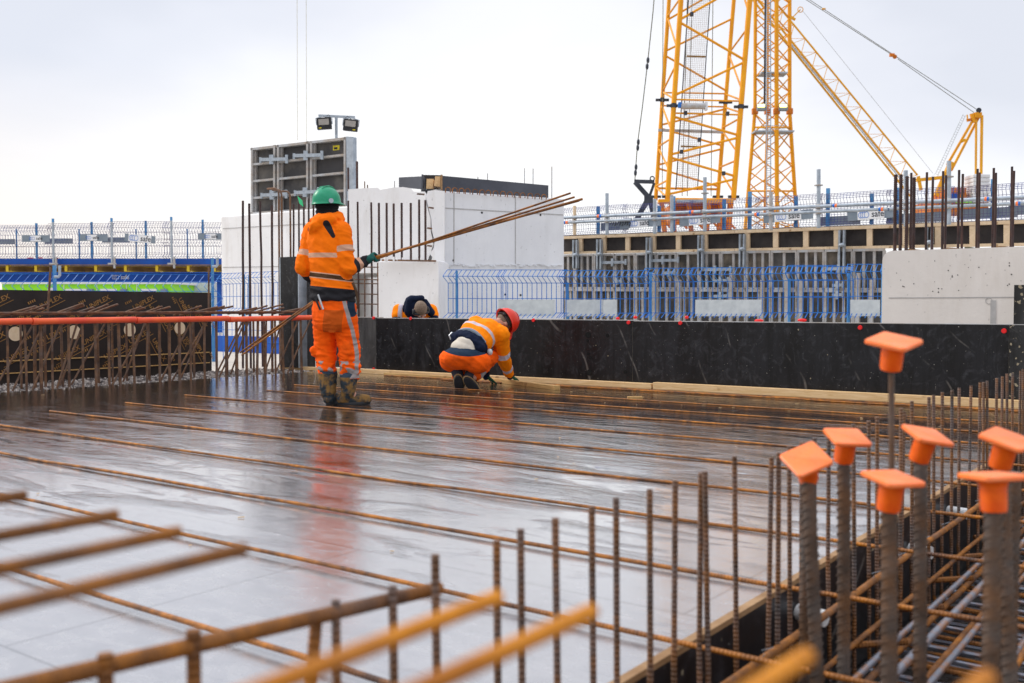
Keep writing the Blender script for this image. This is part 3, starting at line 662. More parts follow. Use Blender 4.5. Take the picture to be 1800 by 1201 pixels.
for i in range(60):                          # rough honeycombed seam under the wall face
    u = 783+i*3.45; a = pr_.at(u, 467+random.uniform(-3, 2), .01); mb.sphere(a, (random.uniform(.02, .07), .02, random.uniform(.01, .03)), n=6, k=4)
mb.build('rough_seam', 'white2', t)
plA = Plane(A0, A1); strip(plA, (392, 402), (548, 393), .012); strip(plA, (392, 470), (520, 468), .012)
for (u, v) in ((847, 374), (915, 519), (888, 518), (797, 458), (950, 378)):
    mb = MB(); mb.disc(pr_.at(u, v, .001), pr_.n, .022, .004, 14); mb.build('tie_hole', 'hole', t)
# lower block in front
L0, L1, L2 = foot(665, 18.5), foot(771, 18.2), foot(783, 18.6)
mb = MB(); zt = zat(459, 18.4)
o = MB(); solid(o, [L0, L1, L2, L2+FH*1.0, L0+FH*1.2], -.035, zt); o = o.build('concrete_kicker', 'white', bevel=.02)
tag(o, 'low white stained block behind the wall, above the bent worker in navy', 'concrete block')
t = thing('scrap_bars', foot(700, 18.4)+UP*zt, 'dark bars and concrete crumbs lying on the low white block', 'scrap')
mb = MB(); mb.beam(D(672, 457.5, 18.3), D(766, 459, 18.0), .05, .03); mb.build('flat_bar', 'rustdark', t)
mb = MB()
for i in range(14): p = D(random.uniform(672, 745), 456, 18.2); mb.sphere(p, (.02, .02, random.uniform(.02, .07)), n=6, k=4)
mb.build('crumbs', 'white', t)
for i, (u, v, vb) in enumerate(((666, 357, 470), (679.6, 357, 455), (692, 358, 456), (706, 357, 456), (722, 357, 456), (736.7, 351, 460), (747.7, 352, 460))):
    tt = 18.5+.1*(i % 2); a = D(u, v, tt); b = a.copy(); b.z = zat(vb+2, tt)
    o = bar('starter_bar', b, a, .022, 'rustpurple', n=8); tag(o, 'dark rusty bar standing on the low white block, %s from the left' % ORD[i], 'steel bar', 'bars standing on the low white block')
for i, (u, v) in enumerate(((754, 401), (754, 432), (757, 365), (741, 341))):
    a = D(u-(8 if i == 3 else 3), v, 19.3); b = D(u+5, v+1, 19.35); o = bar('bar_stub', a, b, .018, 'rustdark', n=6); tag(o, 'short rusty bar stub poking from the broken white concrete, %s' % ('low', 'lower middle', 'upper middle', 'near the top')[(0, 0, 2, 3)[i]] if i != 1 else 'short rusty bar stub poking out lowest from the broken white concrete edge', 'steel bar')
# charcoal formwork box on the block
t = thing('formwork_box', foot(830, 21)+UP*2.9, 'charcoal plywood formwork box standing on top of the white core', 'formwork')
def ppoly(name, mat, pts, th, parent, vec=None, bevel=0):
    mb = MB(); P = [D(*p) for p in pts]; mb.prism(P, vec if vec is not None else FH*th); return mb.build(name, mat, parent, bevel=bevel)
ppoly('side_board', 'greyply', [(777, 336, 20.1), (777, 309, 20.1), (964, 326, 21.6), (964, 350, 21.6)], .03, t)
ppoly('end_board', 'greyply', [(701, 329, 21.2), (701, 312, 21.2), (742, 310, 20.4), (742, 333, 20.4)], .03, t)
ppoly('panel_edge', 'edgewood', [(774.5, 336, 20.05), (774.5, 307, 20.05), (777.5, 307, 20.05), (777.5, 336, 20.05)], .8, t)
ppoly('panel_edge', 'greyply', [(741, 334, 20.3), (741, 306.5, 20.3), (743.5, 306.5, 20.3), (743.5, 334, 20.3)], .8, t)
ppoly('back_board', 'filmdark', [(743, 333, 20.9), (743, 307.5, 20.9), (775, 308, 20.9), (775, 333, 20.9)], .03, t)
ppoly('timber_block', 'timber', [(749, 332, 20.3), (750, 314.5, 20.3), (762, 314.5, 20.3), (761, 332, 20.3)], .3, t)
ppoly('timber_block', 'timber', [(763, 327, 20.2), (765, 310, 20.2), (774, 310.5, 20.2), (774, 329, 20.2)], .3, t)
ppoly('sole_plate', 'black', [(740, 336.5, 20.0), (740, 333.5, 20.0), (775, 333.5, 20.0), (775, 336.5, 20.0)], .5, t)
for i in range(15):                          # row of bar loops
    u = 786.5+i*12.1+random.uniform(-1, 1); v = 333.5+(u-786)*.073; tt = 19.6+(u-786)/185*1.35; c = D(u, v, tt); rr = .047
    o = bent('bar_loop', [c-RT*rr-UP*.06]+arc(c, -RT, UP, rr, 0, 180, 8)+[c+RT*rr-UP*.06], .010, 'rust', n=6)
    tag(o, 'small rusty bar loop along the foot of the charcoal box, %s from left' % ORD[i], 'bar loop', 'bar loops along the charcoal formwork box')
for i, (u, v, vb, tt) in enumerate(((693.5, 318, 333, 20.5), (840, 311, 320, 22), (857, 305, 318, 22), (922, 296, 325, 22.6), (937, 296.5, 326, 22.6), (970, 293, 352, 21.6), (641, 319, 333, 21.5), (646, 325, 333, 21.5))):
    a = D(u, v, tt); b = a.copy(); b.z = zat(vb+12, tt); o = bar('thin_rod', b, a, .013, 'galvdirty' if i < 6 else 'rustdark', n=6); tag(o, 'thin grey rod sticking up over the white core, %s from the left' % ORD[(2, 3, 4, 5, 6, 7, 0, 1)[i]], 'steel rod', 'thin rods above the white core')
for i, (u, v) in enumerate(((612, 295), (627.5, 284))):
    a = D(u, v, 20.5); b = a.copy(); b.z = zat(336, 20.5); o = bar('starter_bar', b, a, (.022, .026)[i], 'rustpurple', n=6); tag(o, ('shorter', 'taller')[i]+' rusty bar at the right side of the steel formwork panel', 'steel bar')

# steel framed formwork panel with twelve bays, floodlights behind
fp = Plane(foot(440, 22.2), foot(610, 20.9)); DZ = fp.n*-.14
t = thing('steel_shutter', foot(525, 21.5)+UP*zl, 'tall weathered steel framed formwork shutter standing on the white core', 'formwork')
def fb(a, b, w, name='frame', mat='galvdirty', dep=.13, off=0., parent=None):
    p, q = fp.at(*a, off), fp.at(*b, off); mb = MB(); d = (q-p).normalized()
    mb.beam(p-fp.n*dep/2, q-fp.n*dep/2, dep if abs(d.z) < .9 else w, w if abs(d.z) < .9 else dep, up=UP if abs(d.z) < .9 else fp.n); return mb.build(name, mat, parent or t)
def vtop(u): return 260-(u-440)/170*19.5
def vbot(u): return 378-(u-440)/170*12
mb = MB(); mb.prism([fp.at(442, vtop(442)+2, -.13), fp.at(608, vtop(608)+2, -.13), fp.at(608, vbot(608)-1, -.13), fp.at(442, vbot(442)-1, -.13)], -fp.n*.03); mb.build('face', 'cleanply', t)
for u0, u1 in ((440, 484), (486, 542), (544, 608)):
    fb((u0, vtop(u0)+2.5), (u1, vtop(u1)+2.5), .05); fb((u0, vbot(u0)-2.5), (u1, vbot(u1)-2.5), .05)
    for k in range(1, 4):
        va = vtop(u0)+(vbot(u0)-vtop(u0))*k*.25; vb_ = vtop(u1)+(vbot(u1)-vtop(u1))*k*.25; fb((u0+2, va), (u1-2, vb_), .045, 'rib', dep=.10, off=-.01)
    w = .05
    fb((u0+2.3, vtop(u0)), (u0+2.3+.0, vbot(u0)), w); fb((u1-2.3, vtop(u1)), (u1-2.3, vbot(u1)), w)
    fb((u0+9, vtop(u0)+4), (u0+9, vbot(u0)-4), .04, 'rib', dep=.05, off=-.07)
mb = MB(); mb.prism([fp.at(608.5, vtop(608)-.6), fp.at(620.5, vtop(616)+1, 0), fp.at(621, vbot(618)-40, 0), fp.at(609.5, vbot(608))], -fp.n*.12); mb.build('side_rail', 'galv', t)
for (u0, u1, v, dv) in ((458, 504, 281, -1), (517, 566, 274, -1), (460, 503, 343.5, -2), (519, 560, 339, -2)):
    mb = MB(); p, q = fp.at(u0, v, .05), fp.at(u1, v+dv, .05); mb.beam(p, q, .06, .07); m_ = p.lerp(q, .42); mb.beam(m_-UP*.10, m_+UP*.10, .05, .09, up=RT); mb.beam(q-UP*.09, q+UP*.09, .05, .06, up=RT); mb.beam(p-UP*.07, p+UP*.05, .05, .05, up=RT); mb.build('clamp', 'galv', t)
p = fp.at(591, 260, -.125); mb = MB(); mb.box(p, (.17, .004, .10), (fp.d, fp.n, UP)); lab = mb.build('sticker', 'yellow', t)
mb = MB(); mb.box(p+fp.n*.003-UP*.01-fp.d*.01, (.09, .004, .045), (fp.d, fp.n, UP)); mb.build('sticker_print', 'black', lab)
mb = MB(); mb.sphere(D(623, 279.5, 20.9), (.04, .04, .045), n=10, k=6); tag(mb.build('tie_nut', 'red', smooth=True), 'small red nut on the right side of the steel shutter', 'nut')
t = thing('floodlight_mast', foot(591, 22.5)+UP*2.5, 'grey T-shaped mast carrying two floodlights above the steel shutter', 'lamp mast')
tt = 22.5; a = D(591, 205, tt)
mb = MB(); b = a.copy(); b.z = 2.5; mb.tube(b, a, .032, n=10); mb.build('pole', 'galv', t, smooth=True)
mb = MB(); mb.beam(D(560, 203.5, tt), D(624, 206.5, tt), .05, .05); mb.build('crossbar', 'galv', t)
for (u, v, ta, s, lab) in ((570, 217.5, -4, 1, 'black square floodlight hanging at the left end of the mast bar'), (616.5, 220.5, 6, -1, 'black square floodlight hanging at the right end of the mast bar')):
    c = D(u, v, tt-.15); ang = R(-ta); X = RT*math.cos(ang)+UP*math.sin(ang); Z = -RT*math.sin(ang)+UP*math.cos(ang); Yv = X.cross(Z)
    tl = thing('floodlight', c, lab, 'floodlight', 'floodlights on the mast')
    mb = MB(); mb.box(c, (.32, .10, .26), (X, Yv, Z)); mb.build('housing', 'black', tl, bevel=.012)
    mb = MB(); mb.box(c-FH*.055+Z*.028, (.23, .012, .13), (X, Yv, Z)); mb.build('lens', 'lens', tl)
    mb = MB(); mb.box(c-FH*.055-Z*.10+X*(.09 if s < 0 else -.09), (.06, .01, .02), (X, Yv, Z)); mb.build('sticker', 'yellow', tl)
    mb = MB(); mb.path([c+X*.175-Z*.02, c+X*.18+Z*.13, c+Z*.165, c-X*.18+Z*.13, c-X*.175-Z*.02], .011, 6); mb.build('bracket', 'galv', tl)
    mb = MB(); mb.path([c+X*.02+Z*.12, c+X*.1*s+Z*.20+FH*.04, c+X*.16*s+Z*.13], .007, 6); mb.build('cable', 'black', tl)

# mesh barriers
def mesh_fence(name, label, P0, P1, zb, zt, sp, r, mat, folds, hz, posts, group, postmat='postblue', pr=.022, pz=None, amp=.06, plates=(), cat='mesh fence', fd=Vector((0, -1, 0))):
    P0 = Vector(P0); P1 = Vector(P1); d = (P1-P0); L = d.length; d.normalize(); n = d.cross(UP)
    if n.dot(CP-P0) < 0: n = -n
    t = thing(name, (P0+P1)/2+UP*zb, label, cat, group); mb = MB(); H = zt-zb
    prof = []
    zz = 0
    for f in folds: prof += [(f-.13, 0), (f-.065, amp), (f, 0)] if f < .6 and f > .11 else ([(0., amp), (f, 0)] if f < .2 else [(f-.27, 0), (f-.135, amp), (f, .15*amp)])
    prof = sorted(set(prof+([] if folds and min(folds) < .12 and amp > .1 else [(0., 0.)]))) if folds else [(0, 0), (1, 0)]
    if prof[-1][0] < 1 and amp < .1: prof.append((1., 0.))
    for i in range(int(L/sp)+1):
        p = P0+d*i*sp
        mb.path([p+UP*(zb+H*a)+fd*b for a, b in prof], r, 3, cap=False)
    for h in hz:
        b = np.interp(h, [a for a, _ in prof], [c for _, c in prof]); mb.tube(P0+UP*(zb+H*h)+fd*b+n*r, P0+d*L+UP*(zb+H*h)+fd*b+n*r, r*1.05, n=4)
    mb.build('wire_mesh', mat, t)
    for s, top in posts:
        p = P0+d*L*s-n*(pr+.02); mb = MB(); mb.box(p+UP*((top+(pz if pz is not None else zb))/2), (pr*2, pr*2, top-(pz if pz is not None else zb)), (d, n, UP)); mb.build('post', postmat, t)
    for s0, s1, za, zb_ in plates:
        a = P0+d*L*s0+n*.02; b = P0+d*L*s1+n*.02; mb = MB(); m_ = (a+b)/2; mb.box(m_+UP*(za+zb_)/2, ((b-a).length, .012, zb_-za), (d, n, UP)); mb.build('toe_plate', 'plate', t)
    return t
HZ = (.10, .40, .72, .855, .99)
gB = 'blue mesh barriers behind the dark wall'
def frac(P0, P1, u):                        # where the pixel column meets the fence line
    pl = Plane(P0, P1); q = pl.at(u, 540); return ((Vector((q.x, q.y, 0))-Vector(P0)).dot((Vector(P1)-Vector(P0)).normalized()))/(Vector(P1)-Vector(P0)).length
t2 = 18.0
segs = [(788, 890, 18.3, 18.4), (884, 1000, 18.15, 18.2), (990, 1062, 18.4, 18.3), (1056, 1142, 18.1, 18.15), (1135, 1225, 18.3, 18.3), (1218, 1362, 18.1, 18.0), (1350, 1500, 18.0, 17.9), (1385, 1470, 17.75, 17.75), (1490, 1560, 17.8, 17.8)]
tops = [474, 474, 475, 475, 471, 470, 468, 466, 464]
pls = {1: [(876, 975)], 2: [(996, 1060)], 5: [(1222, 1338)], 8: [(1494, 1546)], 3: [(1060, 1084)]}
for i, (u0, u1, ta, tb) in enumerate(segs):
    a, b = foot(u0, ta), foot(u1, tb); zt = zat(tops[i], (ta+tb)/2); zb = zat(559, (ta+tb)/2)
    pp = []
    for (ua, ub) in pls.get(i, ()): pp.append((frac(a, b, ua), frac(a, b, ub), zat(556, ta), zat(527, ta)))
    pos = {0: [(frac(a, b, 803), zat(476, ta))], 2: [(.1, zat(498, ta))], 4: [(.1, zat(478, ta))], 6: [(frac(a, b, 1388), zat(490, ta)), (.95, zat(480, ta))], 8: [(.9, zt)]}.get(i, [])
    mesh_fence('mesh_barrier', 'blue wire mesh barrier panel behind the dark wall, %s from the left' % ORD[i], a, b, zb, zt, .088, .0078, 'fenceblue', (.10, .99), HZ, pos, gB, amp=.15, pz=-.035, plates=pp)
# barrier left of the core, seen through the cage
a, b = foot(392, 20.6), foot(495, 19.2)
mesh_fence('mesh_barrier', 'blue wire mesh barrier in front of the white core\'s left part', a, b, zat(549, 20), zat(479, 20), .13, .0065, 'fenceblue', (.10, .99), HZ, [(frac(a, b, 436), zat(484, 20))], gB, amp=.15, pz=-.035)
a, b = foot(372, 20.2), foot(495, 18.9)
mesh_fence('mesh_barrier', 'lower blue mesh panel on the blue plinth, seen through the leaning bars', a, b, zat(600, 19.8), zat(560, 19.8), .13, .0065, 'fenceblue', (), (0, .5, 1), [(.45, zat(484, 19.8))], gB, pz=-.035)
mb = MB(); p, q = foot(365, 20.3), foot(500, 18.95); mb.beam(p+UP*.12, q+UP*.12, .12, .32); tag(mb.build('blue_plinth', 'beamblue'), 'bright blue plinth on the pale slab behind the leaning bars', 'plinth')
# nearer barrier over the left cage
a, b = foot(-30, 15.5), foot(112, 15.6)
mesh_fence('mesh_barrier', 'blue mesh barrier panel at the left edge, above the printed board', a, b, -.03, zat(480, 15.5), .125, .006, 'fenceblue', (.74, .99), (.4, .6, .74, .8, .9, .99), [(.88, zat(466, 15.5))], gB, pz=-.03, amp=.2)
a, b = foot(112, 15.6), foot(392, 16.2)
mesh_fence('mesh_barrier', 'long blue mesh barrier panel above the printed board, left of white core', a, b, -.03, zat(481, 16), .125, .006, 'fenceblue', (.74, .99), (.4, .6, .74, .8, .9, .99), [(frac(a, b, 374), zat(453, 16))], gB, pz=-.03, amp=.2)
for u, v0, v1, tt in ((105, 467, 487, 15.5), (382, 453, 469, 16.1)):
    mb = MB(); a = D(u-9, v1, tt); c = D(u, v1, tt); d_ = D(u, v0, tt); mb.path([a, c-RT*.02, c+UP*.02, d_], .022, 6); tag(mb.build('post_hook', 'galv'), 'small hooked steel bracket on the blue fence post at the '+('far left' if u < 200 else 'white core'), 'bracket')

# ------------------------------------------------------------------ signs of the fence maker
tvs, tfs = textmesh('safe', 1.0, .012)
def logo(c, X, Y, s, ink='signink', blue='signblue', parent=None):
    mb = MB(); mb.add([c+X*(p.x*s*.9+s*.62)+Y*p.y*s for p in tvs], tfs); a = mb.build('lettering', ink, parent)
    mb = MB()
    def ring(cx, r, a0, a1, w=.07, n=16):
        vs = []
        for i in range(n+1):
            th = R(a0+(a1-a0)*i/n)
            for rr in (r-w, r): vs.append(c+X*(cx+rr*.78*math.cos(th))*s+Y*rr*math.sin(th)*s)
        mb.add(vs, [(2*i, 2*i+2, 2*i+3, 2*i+1) for i in range(n)])
    ring(-.62, .36, 0, 360); ring(-.86, .36, 75, 285); ring(-1.06, .36, 80, 280); ring(-1.26, .36, 85, 275)
    mb.build('ring_logo', blue, parent)
def sign(P, d, n, w, h, facew, label, tilt=0., size=.17, name='fence_sign', group='signs on the fences', ghost=False, off=0.):
    X = (d*math.cos(R(tilt))+UP*math.sin(R(tilt))); Y = (-d*math.sin(R(tilt))+UP*math.cos(R(tilt)))
    t = thing(name, P, label, 'sign', group)
    mb = MB(); mb.box(P, (w, .012, h), (X, n, Y)); mb.build('board', 'signgrey', t)
    if facew:
        mb = MB(); F = mb.box(P+n*.012+X*off, (facew, .008, h*.96 if not ghost else h*.85), (X, n, Y)); f = mb.build('sign_face', 'signwhite', t)
        logo(P+n*.019+X*(off+size*.15), X, Y, size, parent=f)
    return t

# ------------------------------------------------------------------ far left: platform with blue beams and yellow joists
TP = 33.0
def L(u, v, t=TP): return D(u, v, t)
t = thing('scaffold_platform', foot(190, TP), 'blue scaffold platform with yellow joists in the left background', 'scaffold platform')
mb = MB(); mb.box((L(170, 461.5)), (9.2, .05, .24), (RT, FH, UP)); mb.build('toe_board', 'beamblue', t)
mb = MB(); mb.box((L(170, 467.6, TP+.6)), (9.2, 1.4, .03), (RT, FH, UP)); mb.build('deck_board', 'beamweb', t)
for k, u in enumerate((-36, 17, 67, 120, 172, 224, 279, 334, 380)):
    c = L(u, 472.6, TP+.05)
    for dz in (-.088, .088): mb = MB(); mb.box(c+UP*dz+FH*.55+RT*.35, (.075, 1.4, .032), (RT, (FH+RT*.5).normalized(), UP)); mb.build('joist_flange', 'beamyellow', t)
    mb = MB(); mb.box(c+FH*.55+RT*.35, (.035, 1.36, .15), (RT, (FH+RT*.5).normalized(), UP)); mb.build('joist_web', 'beamweb', t)
    mb = MB(); mb.box(c-FH*.12-RT*.02, (.085, .02, .2), (RT, FH, UP)); mb.build('joist_end', 'beamyellow', t)
mb = MB(); mb.box((L(170, 472.6, TP+1.5)), (9.2, .04, .2), (RT, FH, UP)); mb.build('shade_board', 'beamweb', t)
mb = MB(); mb.box((L(170, 479.5, TP+.2)), (9.4, .3, .03), (RT, FH, UP)); mb.box(L(170, 487.5, TP+.3), (9.4, .03, .29), (RT, FH, UP)); mb.box((L(170, 495, TP+.2)), (9.4, .3, .03), (RT, FH, UP)); mb.build('main_beam', 'beamblue', t)
for u in (-20, 388):
    mb = MB(); p = L(u, 496, TP+.4); mb.box(Vector((p.x, p.y, p.z/2)), (.2, .2, p.z), (RT, FH, UP)); mb.build('column', 'beamblue', t)
f = MB(); f.build
c = L(213.5, 487.8, TP-.0)+FH*.27-FH*.0; logo(L(213, 487.5, TP+.275), RT, UP, .20, 'signwhite', 'signwhite', t)
gF = 'fence panels on the far scaffold platform'
fl = [(-20, 100, 397), (88, 205, 394), (195, 300, 390.5), (290, 392, 392)]
for i, (u0, u1, vt) in enumerate(fl):
    a, b = foot(u0, TP-.1), foot(u1, TP-.1)
    posts = [(frac(a, b, u), zat(v, TP)) for u, v in {0: [(65, 393)], 1: [(162, 391)], 2: [(257, 389)], 3: [(357, 387)]}[i]]
    mesh_fence('platform_fence', 'thin mesh fence panel on the far blue platform, %s from the left' % ORD[i], a, b, zat(455, TP), zat(vt, TP), .085, .006, 'fencefar', (.12, .5, .99), (0, .05, .15, .35, .43, .53, .7, .84, .9, .95, 1), posts, gF, amp=.08, pr=.03)
    a, b = foot(u0+12, TP+1.5), foot(u1+12, TP+1.5)
for i, (u, v) in enumerate(((93, 385), (196, 384), (301, 382))):
    a = D(u, v, TP-.3); b = a.copy(); b.z = zat(462, TP-.3)
    t = thing('guard_post', b, 'taller grey guard post clamped to the blue platform, %s from the left' % ORD[i], 'guard post', 'guard posts on the far platform')
    mb = MB(); mb.box((a+b)/2, (.055, .055, (a-b).length), (RT, FH, UP)); mb.build('tube', 'galv', t)
    mb = MB(); mb.box(b-UP*.03, (.26, .07, .05), (RT, FH, UP)); mb.box(b-UP*.10+RT*.08, (.05, .07, .16), (RT, FH, UP)); mb.box(b+UP*.08+RT*.08, (.06, .05, .24), (RT, FH, UP)); mb.build('clamp', 'galvdirty', t)
    mb = MB(); mb.box(a-UP*.05, (.06, .06, .12), (RT, FH, UP)); mb.build('end_cap', 'postblue', t)
nF = -FH
for (u, v, w, h, fw, tl, lab, off, gh) in ((63, 419.5, .90, .22, .34, 0, 'grey fence board with small white sign, leftmost sign on the platform', .0, True), (165, 418, .90, .22, .32, 0, 'grey fence board with small white sign, second on the platform', -.05, True),
        (246, 419.5, 1.0, .24, .74, -5.5, 'tilted grey fence board with large white sign on the far platform', -.0, False), (370, 416, .80, .20, .34, 0, 'grey fence board with faint white sign beside the white core', .02, True)):
    sign(D(u, v, TP-.36), RT, nF, w, h, fw, lab, tl, .15 if gh else .25, off=off, ghost=gh)
for i, (u, v, w) in enumerate(((10, 425, .62), (103, 424, .93), (204, 422, .92))):
    mb = MB(); mb.box(D(u, v, TP+1.0), (w*1.03, .012, .18), (RT, FH, UP)); tag(mb.build('fence_board', 'signgrey'), 'plain blue-grey board on the rear fence, %s from the left' % ORD[i], 'board', 'plain boards on the rear fence')
a, b = foot(-20, TP+1.2), foot(392, TP+1.2)
mesh_fence('platform_fence', 'rear mesh fence running along the far side of the blue platform', a, b, zat(456, TP+1.2), zat(400, TP+1.2), .10, .006, 'fencefar', (.12, .5, .99), (0, .15, .4, .6, .85, 1), [(frac(a, b, u), zat(398, TP)) for u in (30, 140, 240, 330)], gF, amp=.08, pr=.02)
for i, (u, v) in enumerate(((53, 454), (70, 453.6), (97, 454))):
    mb = MB(); mb.box(D(u, v, TP+.5), (.16, .1, .035), (RT, FH, UP)); tag(mb.build('red_wedge', 'red'), 'small red wedge on the blue platform edge, %s from the left' % ORD[i], 'wedge', 'red wedges on the platform')
# green site cabins
TC = 60.
def LC(u, v): return D(u, v, TC)
t = thing('site_cabin', foot(150, TC), 'long lime green site cabin with white roof trim and windows', 'cabin')
def boxpx(name, mat, u0, u1, v0, v1, t, th, parent, bevel=0):
    a, b = D(u0, v0, t), D(u1, v1, t); c = (a+b)/2+FH*th/2; mb = MB(); mb.box(c, (abs((b-a).dot(RT)), th, abs(a.z-b.z)), (RT, FH, UP)); return mb.build(name, mat, parent, bevel=bevel)
boxpx('wall', 'green', 4, 304, 499, 560, TC, 5, t); boxpx('roof_trim', 'offwhite', 2, 308, 496, 499.5, TC-.15, 5.3, t)
for (u0, u1, cols) in ((115, 160, ((118, 128), (132, 147))), (176, 205, ((178, 189), (191, 204))), (248, 275, ((250, 261), (263, 274)))):
    w = boxpx('window', 'offwhite', u0, u1, 508, 517, TC-.06, .06, t)
    for a, b in cols: boxpx('pane', 'darksteel', a, b, 512.5, 517, TC-.08, .02, w)
for u0 in (152, 211, 282):
    w = boxpx('ac_unit', 'signgrey', u0, u0+10, 508, 515, TC-.3, .3, t)
w = boxpx('door', 'offwhite', 84, 100, 506, 560, TC-.05, .05, t)
for u in (40, 112, 170, 222, 240): boxpx('cover_strip', 'offwhite', u, u+1, 500, 560, TC-.03, .03, t)
t = boxpx('grey_container', 'plate', 304, 372, 496, 560, TC+4, 5, None); tag(t, 'pale grey container behind the mesh, right of the lime cabin', 'container')
# dark soil heap
mb = MB(); random.seed(4); c0 = foot(10, 45)
n_, k_ = 26, 9; rings = []
for i in range(k_):
    f = i/(k_-1); rr = (1-f)**.8; rings.append([c0+RT*(math.cos(2*math.pi*j/n_)*rr*(2.2+.3*noise.noise((j*.5, i, 3))))+FH*(math.sin(2*math.pi*j/n_)*rr*2.4)+UP*(1.55*(1-rr**1.6)+.08*noise.noise((j*.9, i*1.3, 0))) for j in range(n_)])
mb.loft(rings); tag(mb.build('soil_heap', 'soil', smooth=False), 'dark brown soil heap in front of the lime green cabin', 'soil heap')

# ------------------------------------------------------------------ right background: timber topped steel formwork wall
B0, B1 = foot(985, 27), foot(1830, 20.6); bp = Plane(B0, B1)
t = thing('timber_form_strip', foot(1300, 24)+UP*2.2, 'pale pine framed black ply strip along the top of the steel formwork', 'formwork')
def vt_(u): return 416.5+(388.5-416.5)*(u-990)/810
def vb_(u): return 446.5+(431.5-446.5)*(u-990)/810
def bb(a, b, w, name, mat, dep, off, parent):
    p, q = bp.at(*a, off), bp.at(*b, off); d = (q-p).normalized(); mb = MB(); vert = abs(d.z) > .9
    mb.beam(p, q, dep if not vert else w, w if not vert else dep, up=UP if not vert else bp.n); return mb.build(name, mat, parent)
mb = MB(); mb.prism([bp.at(986, vt_(986), -.1), bp.at(1829, vt_(1829), -.1), bp.at(1829, vb_(1829), -.1), bp.at(986, vb_(986), -.1)], -bp.n*.02); mb.build('ply_face', 'filmdark', t)
us = [986, 1125, 1292, 1460, 1640, 1829]
for i in range(5):
    a, b = us[i]+.4, us[i+1]-.4
    bb((a, vt_(a)+1.6), (b, vt_(b)+1.6), .075, 'top_rail', 'timberpale', .1, -.05, t); bb((a, vb_(a)-1.6), (b, vb_(b)-1.6), .06, 'bottom_rail', 'timberpale', .1, -.05, t)
bb((986, vt_(986)-1.3), (1829, vt_(1829)-1.3), .02, 'ply_lip', 'filmdark', .16, -.1, t)
for u in (1021, 1062, 1104, 1149, 1193, 1240, 1314, 1364, 1417, 1471, 1529, 1592, 1649, 1710, 1770): bb((u, vt_(u)+4.2), (u, vb_(u)-4.2), .12, 'stud', 'timberpale', .08, -.055, t)
grpS = 'steel formwork panels in the right background'
def steel(u0, u1, v0f, v1f, ribs, lab, dirty):
    t = thing('steel_shutter', bp.at((u0+u1)/2, v1f((u0+u1)/2)), lab, 'formwork', grpS)
    mb = MB(); mb.prism([bp.at(u0+.5, v0f(u0), -.09), bp.at(u1-.5, v0f(u1), -.09), bp.at(u1-.5, v1f(u1), -.09), bp.at(u0+.5, v1f(u0), -.09)], -bp.n*.02); mb.build('face', 'dirtyply' if dirty else 'cleanply', t)
    for f, s in ((v0f, 1.6), (v1f, -1.6)): bb((u0+.6, f(u0)+s), (u1-.6, f(u1)+s), .055, 'frame_rail', 'galvdirty', .1, -.05, t)
    for u in (u0+1.3, u1-1.3): bb((u, v0f(u)+3.2), (u, v1f(u)-3.2), .055, 'frame_rail', 'galvdirty', .1, -.05, t)
    for k in range(1, ribs): u = u0+(u1-u0)*k/ribs; bb((u, v0f(u)+3.3), (u, v1f(u)-3.3), .06, 'rib', 'galvdirty', .07, -.06, t)
    mb = MB()
    for k in range(5):
        u = u0+(u1-u0)*(k+.5)/5; mb.disc(bp.at(u, v1f(u)-1.7, .001), bp.n, .012, .003, 8)
    mb.build('frame_hole', 'hole', t)
bounds = [987, 1012, 1045, 1082, 1118, 1155, 1190, 1230, 1268, 1312, 1356, 1402, 1450, 1500, 1556]
vm = lambda u: 508+(u-990)*.004
for i in range(len(bounds)-1):
    a, b = bounds[i], bounds[i+1]
    steel(a, b, lambda u: vb_(u)+1.5, vm, 2+(i % 2), 'weathered steel formwork panel in the upper row, %s from the left' % ORD[i], i % 3 != 1)
    steel(a, b, lambda u: vm(u)+.4, lambda u: 575, 2+((i+1) % 2), 'weathered steel formwork panel behind the mesh, lower row, %s from left' % ORD[i], i % 2 == 0)
gW = 'steel walers on the background formwork'
for i, (u, v0, v1) in enumerate(((1012, 422, 472), (1054, 421, 474), (1141, 418, 475), (1232, 414, 476), (1305, 412, 470), (1480, 405, 480), (1634, 400, 440))):
    t = thing('waler', bp.at(u, v1, .04), 'upright grey steel waler over the pine strip, %s from the left' % ORD[i], 'steel waler', gW)
    for du in (-.05, .05): mb = MB(); p, q = bp.at(u, v0, .07)+bp.d*du, bp.at(u, v1, .07)+bp.d*du; mb.box((p+q)/2, (.04, .12, (p-q).length), (bp.d, bp.n, UP)); mb.build('channel', 'galv', t)
    mb = MB(); p = bp.at(u, v0+26, .15); mb.sphere(p, (.07, .07, .05), n=10, k=6); mb.box(p, (.16, .04, .04), (bp.d, bp.n, UP)); mb.build('tie_nut', 'galv', t)
